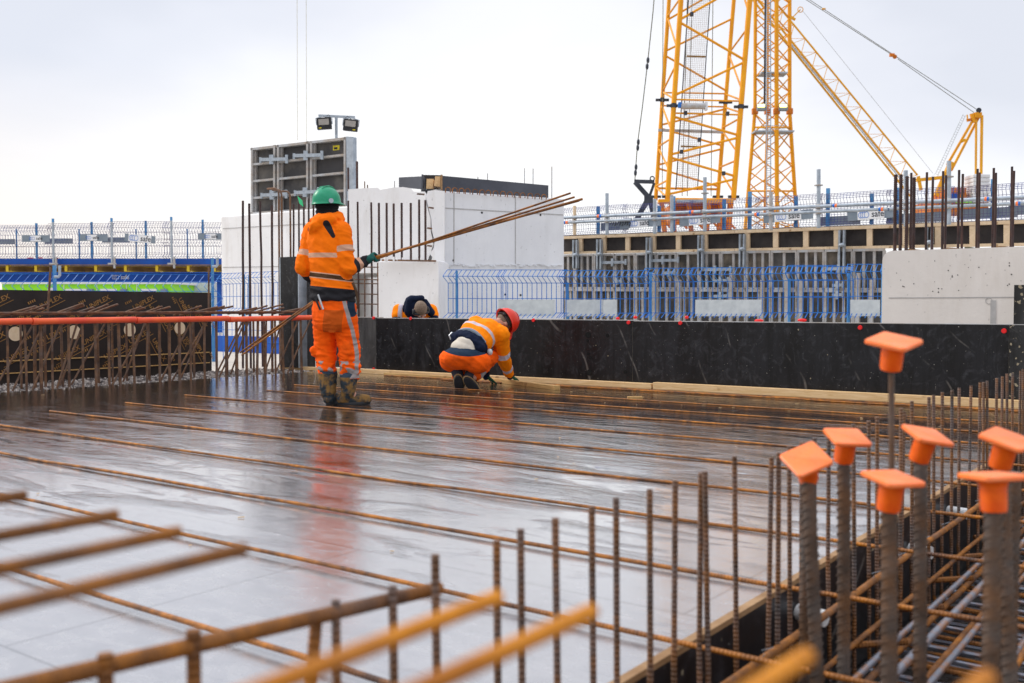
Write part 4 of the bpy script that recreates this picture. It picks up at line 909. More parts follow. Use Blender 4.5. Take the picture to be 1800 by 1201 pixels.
for i, (u0, u1, v) in enumerate(((1058, 1100, 462), (1144, 1192, 458.5), (1235, 1284, 474.5), (1455, 1498, 473), (1168, 1186, 480), (1255, 1280, 494), (1255, 1280, 521), (1463, 1482, 502), (1463, 1482, 519), (1078, 1092, 495))):
    t = thing('form_clamp', bp.at(u0, v, .06), 'short horizontal steel clamp on the background formwork, number %s by height' % ORD[i], 'clamp', 'clamps on the background formwork')
    t['label'] = 'horizontal grey steel clamp bridging two background formwork panels'
    mb = MB(); p, q = bp.at(u0, v, .06), bp.at(u1, v-1, .06); mb.beam(p, q, .05, .07); mb.build('bar', 'galv', t)
    mb = MB(); m_ = p.lerp(q, .45); mb.beam(m_-UP*.1, m_+UP*.1, .06, .07, up=bp.n); mb.build('wedge', 'galv', t); mb = MB(); mb.beam(q-UP*.07, q+UP*.08, .05, .05, up=bp.n); mb.build('hook', 'galv', t)
for i, (u, w) in enumerate(((1150, 6), (1195, 5), (1285, 6), (1340, 6), (1383, 7), (1408, 6), (1508, 7), (1532, 6))):
    mb = MB(); p, q = bp.at(u, 492 if i % 2 else 480, .12), bp.at(u, 575, .12); mb.box((p+q)/2, (w*.0125, .1, (p-q).length), (bp.d, bp.n, UP)); tag(mb.build('prop', 'galvdirty', bevel=.006), 'upright worn steel prop before the background formwork, %s from the left' % ORD[i], 'prop', 'upright props before the background formwork')
for i, (u, v) in enumerate(((1086, 560), (1117, 558), (1207, 558), (1410, 563), (1334, 564))):
    mb = MB(); mb.sphere(D(u, v, 17.3), (.035+.05*(i > 2), .03, .03), n=10, k=6); tag(mb.build('red_marker', 'red', smooth=True), 'small red marker glimpsed above the dark wall, %s from the left' % ORD[(0, 1, 2, 4, 3)[i]], 'marker', 'red markers above the dark wall')
# guard rail tubes and the fence on top
TG = Plane(foot(985, 25.5), foot(1830, 18.8))
def vA(u): return 383+(347-383)*(u-992)/808-.0*u
def vB(u): return 391.5+(357.5-391.5)*(u-992)/808
t = thing('guard_rail', TG.at(1400, 400), 'double grey scaffold tube rail with orange and blue end marks over formwork', 'guard rail')
def tubepx(name, mat, a, b, r, parent, pl=TG, off=0., n=10):
    mb = MB(); mb.tube(pl.at(*a, off), pl.at(*b, off), r, n=n); return mb.build(name, mat, parent, smooth=True)
for (ua, ub) in ((988, 1232), (1236, 1462), (1466, 1830)): tubepx('upper_tube', 'galv', (ua, vA(ua)), (ub, vA(ub)), .038, t)
for (ua, ub) in ((988, 1110), (1114, 1352), (1356, 1560), (1564, 1830)): tubepx('lower_tube', 'galv', (ua, vB(ua)), (ub, vB(ub)), .034, t)
for u, f, sw in ((1054, vA, 0), (1216, vA, 1), (1468, vA, 1), (1735, vA, 0), (1331, vB, 0), (1549, vB, 1), (1790, vB, 0), (995, vB, 1)):
    tubepx('tube_mark', 'cap' if not sw else 'signblue', (u-4, f(u-4)), (u, f(u)), .040, t); tubepx('tube_mark', 'signblue' if not sw else 'cap', (u, f(u)), (u+4, f(u+4)), .040, t)
rp = [(1010, 362, 410, 'timberpale'), (1067, 340, 410, 'galv'), (1151, 350, 408, 'galv'), (1181, 345, 406, 'galv'), (1239, 312, 404, 'galv'), (1355, 338, 402, 'galvdirty'), (1439, 298, 398, 'galv'), (1592, 300, 395, 'galv'), (1668, 283, 392, 'galv')]
for i, (u, v0, v1, mt) in enumerate(rp):
    tg = thing('rail_post', TG.at(u, v1, -.05), 'upright scaffold post of the double rail, %s from the left' % ORD[i], 'scaffold post', 'posts of the double rail')
    p, q = TG.at(u, v0, -.06), TG.at(u, v1+3, -.06)
    mb = MB(); mb.tube(q, p, .042, n=10); mb.build('tube', mt, tg, smooth=True)
    for vv in (vA(u), vB(u)):
        mb = MB(); mb.box(TG.at(u, vv, -.03), (.11, .12, .09), (TG.d, TG.n, UP)); mb.build('coupler', 'galvdirty', tg, bevel=.015)
    if i in (4, 6, 8): mb = MB(); c = TG.at(u, v0+28, -.06); mb.tube(c-UP*.01, c+UP*.01, .09, n=12); mb.build('collar', 'galvdirty', tg)
gG = 'mesh fence panels above the formwork'
FP0, FP1 = foot(985, 26.3), foot(1830, 19.6); FPp = Plane(FP0, FP1)
cuts = [988, 1098, 1215, 1330, 1440, 1560, 1670, 1830]; tpp = lambda u: 366+(322-366)*(u-988)/812
fposts = {0: [(1049, 363)], 1: [(1156, 362), (1181, 345)], 2: [(1270, 350)], 3: [(1315, 337), (1396, 345)], 4: [(1452, 331), (1529, 340)], 5: [(1573, 330)], 6: [(1741, 315)]}
for i in range(7):
    u0, u1 = cuts[i]-2, cuts[i+1]+6; a, b = FPp.at(u0, 500), FPp.at(u1, 500); a.z = b.z = 0; um = (u0+u1)/2
    zt = (FPp.at(u0, tpp(u0)).z+FPp.at(u1, tpp(u1)).z)/2; zb = (FPp.at(u0, vt_(u0)-3).z+FPp.at(u1, vt_(u1)-3).z)/2
    ps = [(frac(a, b, u), FPp.at(u, v).z) for u, v in fposts.get(i, [])]
    mesh_fence('roof_fence', 'thin mesh fence panel above the background formwork, %s from the left' % ORD[i], a, b, zb, zt, .07, .0055, 'fencefar', (.12, .5, .99), (0, .05, .12, .2, .35, .43, .53, .62, .7, .84, .9, .95, 1), ps, gG, amp=.08, pr=.035)
nG = FPp.n
for (u, v, w, fw, tl, lab, off) in ((1125, 392.5, 1.15, .50, 1.5, 'grey board with white safe sign, left of the big yellow crane base', -.02), (1230, 387.5, 1.05, .55, 2.5, 'grey board with white safe sign in front of the yellow crane base', .0),
        (1385, 380.5, 1.15, .62, 2.5, 'grey board with white safe sign in front of the thin yellow tower', .0), (1531, 377, 1.0, .56, 2, 'grey board with white safe sign, right of the yellow tower cranes', .0)):
    sign(FPp.at(u, v, .06), FPp.d if FPp.d.dot(RT) > 0 else -FPp.d, nG, w, .21, fw, lab, tl, .19, off=off)
for i, (u, v, w) in enumerate(((1080, 398, .8), (1474, 388, .95), (1610, 383, 1.2), (1736, 375, 1.1), (1797, 368, .5))):
    mb = MB(); mb.box(FPp.at(u, v, -.08), (w, .012, .2), (FPp.d, FPp.n, UP)); tag(mb.build('fence_board', 'signgrey'), 'plain slate board on the fence above the formwork, %s from the left' % ORD[i], 'board', 'plain boards above the formwork')
for i in range(9):
    c = FPp.at(1070+i*4.2, 391+(i % 3), .09); mb = MB(); mb.path(arc(c, FPp.d, UP, .07, -60, 150, 8), .012, 5); o = tag(mb.build('cable_coil', 'black'), 'loop of a black coiled cable hanging on the fence by the left sign', 'cable', 'black cable loops on the fence')

# ------------------------------------------------------------------ beige block right of the wall
YR = 10.9
cn = PY(1551, 460, YR); zt = PY(1600, 440, YR).z
t = thing('concrete_block', (cn.x+2, YR, 0), 'beige cast concrete block with a rounded top corner at the right', 'concrete block')
mb = MB(); pts = [Vector((cn.x, YR, -.03)), Vector((cn.x, YR, zt-.10))]+[Vector((cn.x+.10-.10*math.cos(R(a)), YR, zt-.10+.10*math.sin(R(a)))) for a in (18, 40, 65, 90)]+[Vector((cn.x+6, YR, zt)), Vector((cn.x+6, YR, -.03))]
mb.prism(pts, (0, 2.2, 0)); mb.build('body', 'block', t)
zs_ = PY(1700, 523, YR).z
mb = MB(); mb.box((cn.x+3.02, YR-.001, zs_), (5.9, .006, .008)); mb.build('joint_line', 'seam', t)
mb = MB(); mb.box((PY(1746, 540, YR).x, YR-.001, zs_/2-.02), (.05, .006, zs_-.02)); mb.build('stain_strip', 'seam', t)
for i, (u, v) in enumerate(((1706, 531), (1738, 531))):
    mb = MB(); c = PY(u if i else 1737, 529, YR-.002); mb.path(arc(c, Vector((1, 0, 0)), UP, .03, 0, 360, 14), .003, 4) if i else None
    if i: mb.build('cone_mark', 'seam', t)
random.seed(2); mb = MB()
for i in range(30):
    p = PY(random.uniform(1570, 1795), random.uniform(450, 515), YR); mb.disc(p, (0, -1, 0), random.uniform(.003, .007), .002, 7)
mb.build('blowhole', 'hole', t)
thick = [(1574.6, 307), (1584, 307), (1594.5, 310), (1607, 312), (1602, 304)]
rest = [(1629.5, 303), (1640, 311), (1658, 301), (1663, 308.5), (1686, 299), (1692.6, 306), (1718.5, 297), (1722, 303.5), (1747, 295.5), (1750.5, 304), (1779, 293), (1782.5, 300.5)]
for i, (u, v) in enumerate(thick+rest):
    Y = YR+.08+(.22 if i % 2 else 0)+(.1 if i == 4 else 0); a = PY(u, v, Y); b = a.copy(); b.z = zt-.01
    o = bar('starter_bar', b, a, .0165 if i < 4 else .0125, 'rustpurple', n=10 if i < 4 else 8, ribs=i < 4, wob=.01)
    tag(o, ('thick ribbed bar standing on the beige block, %s from its left corner' % ORD[i]) if i < 4 else 'slim dark bar standing on the beige block, %s along its row' % ORD[i-4], 'steel bar', 'starter bars standing on the beige block')
for i, (u0, u1, v) in enumerate(((1662, 1700, 437), (1750, 1782, 434), (1700, 1716, 435), (1596, 1622, 437.5))):
    mb = MB(); a, b = PY(u0, v, YR+.12), PY(u1, v-1, YR+.5); a.z = b.z = zt+.012; mb.beam(a, b, .05, .02); tag(mb.build('flat_offcut', ('edgewood', 'edgewood', 'rope', 'edgewood')[i]), 'thin flat offcut lying on top of the beige block, %s from left' % ORD[(1, 3, 2, 0)[i]], 'offcut', 'offcuts lying on the beige block')

# ================================================================== TRENCH AND NEAR BARS
random.seed(21)
XR = -1.02
up_ = [(590, 1055, 586), (690, 1030, 694), (765, 975, 769), (873, 950, 868), (915, 930, 918), (976, 911, 981), (1040, 890, 1041), (1083, 875, 1080), (1142, 860, 1139), (1187, 845, 1180), (1232, 831, 1226), (1239, 829, 1250), (1291, 802, 1295), (1356, 804, 1336), (1369, 796, 1360), (1387, 785, 1389), (1409, 778, 1409), (1432, 770, 1428), (1457, 762, 1459), (1480, 752, 1478), (1500, 746, 1502), (1527, 740, 1528), (1542, 733, 1541), (1584, 718, 1581), (1589, 724, 1578), (1603, 705, 1602), (1633, 698, 1634), (1641, 695, 1643), (1656.5, 690, 1655), (1673.5, 686, 1672), (1686, 682, 1684), (1707, 678, 1699), (1723, 672, 1716), (1729, 672, 1729), (1735, 670, 1738), (1752, 665, 1750), (1762, 662, 1760), (1770, 657, 1771), (1780, 656, 1779), (1794, 652, 1790), (1798, 649, 1800)]
for i, (u, v, ub) in enumerate(up_):
    x = XR+.015*((i % 3)-1); a = PX(u, v, x); r = .0067
    vb = 540+(v-540)*2.1
    dy = (PX(ub, 800, x).y-PX(u, 800, x).y); zb = -.33
    b = Vector((x+.01, a.y+dy*.6, zb))
    o = bar('upright_bar', b, a, r, 'steelbar', n=10, wob=.006, ribs=False)
    # the foot turns into the trench
    ft = [Vector((x+.01, a.y+dy*.6, zb+.002))]+arc((x+.09, a.y+dy*.6, zb), Vector((-1, 0, 0)), Vector((0, 0, -1)), .08, 0, 90, 5)+[Vector((x+.35, a.y+dy*.6, zb-.08))]
    o2 = bent('foot_bend', ft, r, 'rust'); o2.parent = o
    l0 = o.location.copy(); q = o.rotation_quaternion.copy(); o2.rotation_mode = 'QUATERNION'; o2.rotation_quaternion = q.inverted(); o2.location = q.inverted() @ (o2.location-l0)
    tag(o, 'upright ribbed bar of the row along the trench edge, %s from the near end' % ORD[i], 'steel bar', 'upright bars along the trench edge')
# slanted short bars among them
for (u0, v0, u1, v1, lb) in ((556, 1090, 540, 1145, 'short slanted rusty bar at the near end of the trench-edge row'),):
    a, b = PX(u0, v0, XR-.03), PX(u1, v1, XR+.02); a2 = b+(a-b)*.0; b.z -= .5; b.y -= .05
    tag(bar('slanted_bar', b, a, .009, 'rust'), lb, 'steel bar')
# the reinforcement mat in the trench
t = thing('rebar_cage', (0, 4, TZ), 'tied reinforcement cage filling the trench below the orange caps', 'rebar cage')
for k, (x, z, r, mt) in enumerate(((-1.00, -.055, .011, 'rust'), (-.98, -.20, .009, 'rust'), (-.93, -.30, .012, 'rust'), (-.78, -.30, .012, 'rust'), (-.62, -.31, .013, 'wetsteel'), (-.46, -.30, .012, 'wetsteel'), (-.30, -.31, .012, 'rust'), (-.12, -.30, .012, 'wetsteel'), (.08, -.31, .012, 'rust'), (.30, -.30, .012, 'wetsteel'), (-.86, -.17, .010, 'wetsteel'), (-.69, -.18, .010, 'wetsteel'), (-.52, -.17, .010, 'rust'), (-.36, -.18, .011, 'wetsteel'), (-.2, -.17, .010, 'wetsteel'), (-.04, -.18, .010, 'rust'), (.14, -.17, .010, 'wetsteel'), (.55, -.31, .012, 'rust'), (.8, -.30, .012, 'wetsteel'), (1.1, -.30, .012, 'rust'), (-.70, -.06, .011, 'wetsteel'), (-.35, -.05, .011, 'rust'), (.0, -.055, .011, 'wetsteel'), (.4, -.05, .011, 'rust'))):
    bar('long_bar', (x, .4, z), (x+random.uniform(-.03, .03), 9.2, z), r, mt, t, n=8, wob=.01)
y = .8; k = 0
while y < 9.1:
    bar('cross_bar', (XR+.04, y, -.335+random.uniform(-.01, .01)), (TX1-.1, y+random.uniform(-.03, .03), -.335), .009, 'wetsteel' if k % 3 else 'rust', t, n=7, wob=.01)
    if k % 2: bar('cross_bar', (XR+.04, y+.05, -.41), (TX1-.1, y+.05, -.41), .008, 'wetsteel', t, n=6)
    y += .125; k += 1
y = 1.6; k = 0
while y < 9.0:
    if k % 3 == 1: bar('stirrup_bar', (XR, y, -.22), (XR+.16, y+.13, -.21), .011, 'rust', t, n=7)
    y += .155; k += 1
y = 1.5
mbt = MB()
while y < 9: 
    p = Vector((XR+.02, y, -.052)); mbt.path([p+Vector((-.012, -.01, -.02)), p+Vector((.014, .0, .014)), p+Vector((.0, .012, .018)), p+Vector((.03, .02, .03))], .0014, 4); y += .155*2
o = mbt.build('tie_wire', 'galv', t); o['kind'] = 'stuff'
for i, (x, y) in enumerate(((-1.05, 4.95), (-1.07, 3.03), (-1.07, 4.3), (-1.06, 3.55))):
    if i in (0, 1, 2): mb = MB(); mb.tube((XE+.03, y, -.10-.05*(i == 2)), (XE+.12, y-.02, -.10-.05*(i == 2)), .026, n=16); tag(mb.build('spacer_tube', 'pvc', smooth=True), 'short white plastic tube between trench board and bars, %s from the near end' % ORD[(2, 0, 1)[i]], 'spacer', 'white spacer tubes in the trench')
# water lying on the trench floor
mb = MB(); mb.add([(XE+.03, .5, TZ+.004), (TX1-.3, .5, TZ+.004), (TX1-.3, 9.2, TZ+.004), (XE+.03, 9.2, TZ+.004)], [(0, 1, 2, 3)])
m = NT('wet_floor'); m.set(color=(.02, .018, .016), rough=m.ramp(m.noise(m.wco(), 6), [(.45, .03), (.6, .5)]), normal=m.bump(m.noise(m.wco(), 25), .5, .01)); M['wetfloor'] = m.m
struct(mb.build('puddle_water', 'wetfloor'))
# thick capped bars
def cap(P, n, tw, side, label, red=False, col_r=.0225, col_h=.055):
    """square safety cap: plate centre P, plate normal n"""
    n = Vector(n).normalized(); x = Vector((math.cos(tw), math.sin(tw), 0)); x = (x-n*x.dot(n)).normalized(); y = n.cross(x)
    t = thing('safety_cap', P-n*(col_h+.006), label, 'safety cap', 'orange caps on the thick bars')
    rings = []; h = side/2
    def sq(hh, z, rad):
        pts = []
        for cx, cy, a0 in ((1, 1, 0), (-1, 1, 90), (-1, -1, 180), (1, -1, 270)):
            for k in range(5):
                a = R(a0+k*22.5); pts.append(P+x*(cx*(hh-rad)+rad*math.cos(a))+y*(cy*(hh-rad)+rad*math.sin(a))+n*z)
        return pts
    mb = MB(); mb.loft([sq(h-.003, -.0055, .006), sq(h, -.003, .009), sq(h, .003, .009), sq(h-.003, .0055, .006)])
    mb.build('plate', 'cap', t, smooth=True)
    mb = MB(); mb.path([P-n*.005, P-n*.012, P-n*.02, P-n*(col_h), P-n*(col_h+.006)], [col_r*1.35, col_r*1.12, col_r*1.03, col_r, col_r*.94], 24)
    mb.build('collar', 'capred' if red else 'capcollar', t, smooth=True)
    return P-n*(col_h-.01)
caps = [  # plate centre px, t, lean (towards right, towards viewer), twist, bar foot px, bar radius, label
    (1417, 808, 2.25, (-.30, -.62), 20, 1437, .0142, 'strongly tilted orange cap, leftmost of the caps'),
    (1489, 769, 2.35, (.05, -.30), 4, 1483, .0142, 'orange cap with dark red underside, second from left in the group'),
    (1571, 601, 2.15, (.0, -.27), 0, 1568, .0062, 'orange cap on the thin tall stake, highest of all caps'),
    (1569, 842, 1.92, (.08, -.12), 20, 1563, .0148, 'orange cap centred below the tall stake'),
    (1630, 766, 2.25, (.22, -.26), 8, 1617, .0140, 'orange cap leaning right, just right of the tall stake'),
    (1771, 773, 2.05, (.12, -.30), 0, 1776, .0142, 'upper orange cap at the right edge of the photo'),
    (1745, 838, 1.80, (-.02, .075), 12, 1741, .0152, 'orange cap seen edge-on at the lower right, reddish collar')]
for i, (u, v, tt, (lr, lv), tw, ub, r, lab) in enumerate(caps):
    P = D(u, v, tt); n = UP+RT*lr+FH*lv
    e = cap(P, n, HEAD+R(tw+(0 if i not in (2, 5) else 45)), .088 if i != 2 else .092, lab, red=False, col_r=.0225, col_h=.056)
    b = D(ub, 1201, tt-.02); d = (b-e).normalized(); b = e+d*((TZ+.02-e.z)/d.z)
    o = bar('capped_bar' if i != 2 else 'thin_stake', b, e, r, 'thickbar', n=16, ribs=i != 2)
    tag(o, lab.replace('orange cap', 'bar under the orange cap')[:90] if 0 else ('thick ribbed bar carrying the ' if i != 2 else 'thin pale stake carrying the ')+('strongly tilted leftmost cap', 'cap with the dark red underside', 'highest orange cap', 'cap centred below the tall stake', 'cap just right of the tall stake', 'upper cap at the right edge', 'edge-on cap at the lower right')[i], 'steel bar' if i != 2 else 'stake', 'thick bars under the orange caps' if i != 2 else None)
for (u, v, tt, ub, lab) in ((1419, 850, 2.5, 1414, 'thick ribbed bar without a cap of its own, behind the leftmost cap'), (1783, 830, 2.15, 1773, 'thick ribbed bar behind the caps at the right edge'), (1762, 800, 2.6, 1752, 'thick ribbed bar hidden partly behind the edge-on cap')):
    e = D(u, v, tt); b = D(ub, 1201, tt); d = (b-e).normalized(); b = e+d*((TZ+.02-e.z)/d.z)
    tag(bar('thick_bar', b, e, .0140, 'thickbar', n=16, ribs=True), lab, 'steel bar', 'thick bars under the orange caps')
# near horizontal bars of the foreground, pointing away along the trench
near = [(45, 870, .65, .0056), (205, 905, .65, .0056), (315, 935, .65, .0056), (430, 965, .65, .0056), (875, 1050, .65, .0056), (1040, 1075, .65, .0056), (1418, 1153, .65, .0056), (1735, 1192, .65, .0056)]
for i, (u, v, z, r) in enumerate(near):
    e = G(u, v, z); b = Vector((e.x+random.uniform(-.015, .015), e.y-3.2, z))
    b.y = e.y-1.2
    if i == 6: b = Vector((e.x-.02, e.y-.35, z+.0))
    if i == 7: b = Vector((e.x-.03, e.y-.3, z))
    o = bar('near_bar', b, e, r, 'rustsunlit' if i > 3 else 'rust', n=14, ribs=False); tag(o, 'blurred rusty bar pointing away in the foreground, %s tip from the left' % ORD[(0, 1, 2, 3, 5, 6, 7, 8)[i]], 'steel bar', 'blurred foreground bars')
e = PX(772, 1034, XR-.01); b = PX(-60, 1229, XR-.03); o = bar('near_bar', b, e, .0105, 'rust', n=14); tag(o, 'blurred rusty bar crossing over the near uprights in the foreground, fifth tip from left', 'steel bar', 'blurred foreground bars')
for i, (u, v) in enumerate(((340, 1108), (185, 1150))):
    a = PX(u, v, XR-.02); b = a.copy(); b.z = -.3; tag(bar('near_upright', b, a, .009, 'rust', n=12), 'short upright bar hanging under the blurred foreground bar, %s from left' % ORD[1-i], 'steel bar')

# ================================================================== CRANES
def lattice(mb, A, B, seq, r):              # zigzag between two chords; seq of params alternating A, B
    for k in range(len(seq)-1):
        pa = A(seq[k]) if k % 2 == 0 else B(seq[k]); pb = B(seq[k+1]) if k % 2 == 0 else A(seq[k+1]); mb.tube(pa, pb, r, n=7)
def chord(u0, v0, u1, v1, t):               # point on a chord at photo row v
    a, b = D(u0, v0, t), D(u1, v1, t)
    def f(v):
        s = (v-v0)/(v1-v0); return a+(b-a)*s
    return f
t = thing('lattice_crane', foot(1225, 41), 'big yellow lattice crane mast with round chords, nearest of the cranes', 'crane')
TF, TB = 40., 42.6
c1 = chord(1176, 0, 1153, 344, TB); c2 = chord(1197, 0, 1173, 352, TF); c3 = chord(1290, 0, 1262, 344, TB); c4 = chord(1318, 0, 1289, 352, TF)
def piece(c, v0, v1, r, nm='chord'): mb = MB(); mb.tube(c(v0), c(v1), r, n=14); mb.build(nm, 'crane', t, smooth=True)
for c, r, vj in ((c1, .085, 176), (c2, .105, 186), (c3, .085, 180), (c4, .108, 188)):
    piece(c, -320, vj-4, r); piece(c, vj+4, 352, r)
    mb = MB(); mb.tube(c(vj-5), c(vj+5), r*.6, n=10); p = c(vj); mb.beam(p-RT*.28, p+RT*.28, .1, .1); mb.tube(p-UP*.08, p+UP*.08, r*1.15, n=10); mb.build('joint_pin', 'darksteel', t)
    mb = MB(); p = c(346); mb.beam(p-RT*.22, p+RT*.22, .1, .1); mb.build('joint_pin', 'darksteel', t)
def brace(A, B, seq, r): 
    for k in range(len(seq)-1):
        pa = A(seq[k]) if k % 2 == 0 else B(seq[k]); pb = B(seq[k+1]) if k % 2 == 0 else A(seq[k+1])
        mb = MB(); mb.tube(pa, pb, r, n=8); mb.build('brace', 'crane', t, smooth=True)
brace(c2, c4, [-170, -105, -38, -38][:1]+[-105], .050)
brace(c2, c4, [-105, -40, 33+6][:0] or [-172, -105], .050)
brace(c4, c2, [-105, -36], .050); brace(c4, c2, [-36, 35], .050); brace(c2, c4, [39, 106], .050); brace(c4, c2, [109, 168], .050); brace(c2, c4, [175, 178], .035); brace(c2, c4, [199, 202], .035)
brace(c2, c4, [205, 238, 272][:2], .050); brace(c4, c2, [242, 272], .050); brace(c2, c4, [277, 310], .050); brace(c4, c2, [315, 342], .050); brace(c2, c4, [350, 351], .05)
brace(c1, c3, [-100, -38], .044); brace(c3, c1, [-34, 35][::1], .044); brace(c3, c1, [33, 90], .044); brace(c1, c3, [98, 160], .044); brace(c1, c3, [163, 165], .034); brace(c1, c3, [186, 188], .034)
brace(c3, c1, [192, 220], .044); brace(c1, c3, [226, 256], .044); brace(c3, c1, [262, 290], .044); brace(c1, c3, [296, 328], .044); brace(c1, c3, [331, 333], .050)
brace(c1, c2, [-40, 0][::1], .040); brace(c2, c1, [-5, 28], .040); brace(c1, c2, [32, 88], .040); brace(c2, c1, [112, 160], .040); brace(c1, c2, [162, 174], .040); brace(c1, c2, [186, 232], .040); brace(c2, c1, [243, 257], .040); brace(c1, c2, [262, 300], .040); brace(c2, c1, [316, 327], .040); brace(c1, c2, [330, 348], .040)
brace(c3, c4, [-50, 22], .040); brace(c4, c3, [50, 92], .040); brace(c3, c4, [98, 160], .040); brace(c3, c4, [166, 176], .040); brace(c3, c4, [189, 198], .040); brace(c4, c3, [208, 224], .040); brace(c3, c4, [232, 268], .040); brace(c4, c3, [282, 294], .040); brace(c3, c4, [300, 340], .040)
# ladder cage hanging in the mast
def gp(u, v): return D(u-(v*.066), v, 41.3)
mb = MB()
for k in range(12): u = 1211+k*3.3; mb.tube(gp(u, -300), gp(u, 330), .007, n=3, cap=False)
v = -60
while v < 330: mb.tube(gp(1211, v), gp(1247, v+1), .006, n=3, cap=False); v += 3.3
mb.build('mesh_screen', 'galvdirty', t)
mb = MB()
for u in (1210, 1248): mb.tube(gp(u, -300), gp(u, 334), .022, n=6)
mb.build('ladder_rail', 'darksteel', t)
for v in (100, 258): mb = MB(); mb.beam(gp(1213, v)-FH*.1, gp(1246, v+1)-FH*.1, .08, .06); mb.build('cross_plate', 'beamweb', t)
mb = MB(); mb.beam(D(1157, 229, 41.5), D(1271, 232.5, 41.5), .12, .1); mb.build('cross_plate', 'galvdirty', t)
for u0, u1 in ((1224, 1208), (1216, 1199), (1256, 1250), (1167, 1164)):
    mb = MB(); mb.tube(D(u0, -300, 41.4), D(u1, 345, 41.4), .016, n=5); mb.build('hoist_rope', 'rope', t)
mb = MB(); mb.tube(D(1197, 187, 39.7), D(1240, 187, 39.7), .12, n=12); mb.build('drum', 'galvdirty', t, smooth=True)
mb = MB(); mb.box(D(1195, 185, 39.7), (.12, .2, .2), (RT, FH, UP)); mb.build('drum_motor', 'signblue', t); mb = MB(); mb.box(D(1241, 187, 39.7), (.1, .2, .32), (RT, FH, UP)); mb.build('drum_plate', 'offwhite', t)
for c, v in ((c2, 25), (c4, 315), (c2, 268), (c1, 244), (c3, 328), (c1, 228)):
    pass
for u, v in ((1216, 25), (1198, 267), (1272, 305), (1205, 199), (1279, 200), (1229, 246)): mb = MB(); mb.box(D(u, v, 39.9), (.13, .14, .16), (RT, FH, UP)); mb.build('pipe_clamp', 'darksteel', t, bevel=.02)
# base
def bx(name, mat, u0, u1, v0, v1, t0, th, parent, bevel=0): return boxpx(name, mat, u0, u1, v0, v1, t0, th, parent, bevel)
bx('base_beam', 'crane', 1158, 1290, 350, 357, 39.8, .4, t, .02)
bx('winch_housing', 'craneorange', 1180, 1264, 358, 388, 40.2, 2.2, t, .04)
for u in (1163, 1180, 1210, 1245, 1268, 1284): mb = MB(); mb.beam(D(u, 356, 39.9), D(u+(6 if u < 1220 else -4), 415, 39.9), .18, .18); mb.build('base_leg', 'craneorange', t, bevel=.02)
for k in range(9): mb = MB(); mb.tube(D(1165+14*k, 386+(k % 2)*10, 39.8), D(1180+14*k, 402-(k % 2)*10, 39.9), .05, n=6); mb.build('base_brace', 'craneorange', t)
for k in range(7): bx('louvre', 'craneorange', 1184, 1260, 361+k*3.7, 362.5+k*3.7, 40.12, .08, t)
bx('cable_tray', 'galv', 1190, 1240, 351, 356, 39.6, .2, t)
# hanging sling and spreader left of it
t = thing('sling_rope', D(1117, 310, 39), 'single hoist rope with black joints hanging left of the big yellow mast', 'rope')
P = [D(1170, -250, 39), D(1148, 20, 39), D(1139, 105, 39), D(1129, 190, 39), D(1121, 250, 39), D(1117, 300, 39), D(1116, 318, 39)]
mb = MB(); mb.path(P, .022, 6); mb.build('rope', 'rope', t)
for u, v in ((1139, 106), (1137.5, 117), (1122, 250), (1121, 260), (1118, 294), (1117, 304)): mb = MB(); mb.sphere(D(u, v, 39), (.07, .05, .13), n=8, k=6); mb.build('joint', 'darksteel', t)
t = thing('lifting_frame', D(1130, 375, 39), 'dark Y-shaped steel lifting frame hanging beside the big yellow mast', 'lifting frame')
mb = MB(); 
for a, b, w in (((1115, 319), (1150, 320), .14), ((1116, 320), (1141, 348), .17), ((1150, 322), (1140, 350), .1)): mb.beam(D(*a, 39), D(*b, 39), w, w*.8, up=FH)
mb.build('upper_frame', 'darksteel', t); mb = MB(); mb.box(D(1140, 349, 39), (.34, .14, .24), (RT, FH, UP)); mb.build('hub_plate', 'darksteel', t, bevel=.03)
for a, b in (((1138, 352), (1119, 386)), ((1143, 352), (1150, 382))): mb = MB(); mb.beam(D(*a, 39), D(*b, 39), .2, .16, up=FH); mb.build('lower_arm', 'darksteel', t)
mb = MB(); mb.path(arc(D(1146.5, 314, 39), RT, UP, .08, 0, 360, 14), .025, 6); mb.build('ring', 'darksteel', t)
# thinner tower
t = thing('tower_crane', foot(1360, 62), 'tall thin yellow lattice tower with splayed foot behind the big mast', 'crane')
TT = 62.
def ch2(pts, dt): return lambda v: D(float(np.interp(v, [p[1] for p in pts], [p[0] for p in pts])), v, TT+dt)
d1 = ch2([(1329, -300), (1329, 0), (1327, 196), (1314, 340), (1309, 410)], 0); d2 = ch2([(1365, -300), (1365, 196), (1366, 410)], -1.0); d3 = ch2([(1388, -300), (1388, 196), (1398, 350), (1402, 410)], 0.3); d4 = ch2([(1350, -300), (1349, 196), (1343, 410)], 1.3)
for c, r in ((d1, .11), (d2, .13), (d3, .12), (d4, .08)):
    for a, b in ((-300, 193), (199, 412)): mb = MB(); mb.tube(c(a), c(b), r, n=8); mb.build('chord', 'crane', t, smooth=True)
    mb = MB(); mb.box(c(196), (.36, .3, .36), (RT, FH, UP)); mb.build('joint_block', 'craneorange', t, bevel=.03)
def br2(A, B, v0, v1, st, r=.042):
    v = v0; k = 0
    while v < v1:
        a, b = (A, B) if k % 2 == 0 else (B, A); mb = MB(); mb.tube(a(v), b(min(v+st, v1)), r, n=5); mb.build('brace', 'crane', t); v += st; k += 1
br2(d1, d2, -32, 190, 28); br2(d2, d1, -32, 190, 28); br2(d2, d3, -20, 190, 26); br2(d3, d2, -20, 190, 26); br2(d1, d4, -20, 190, 26, .035); br2(d4, d3, -20, 190, 26, .035)
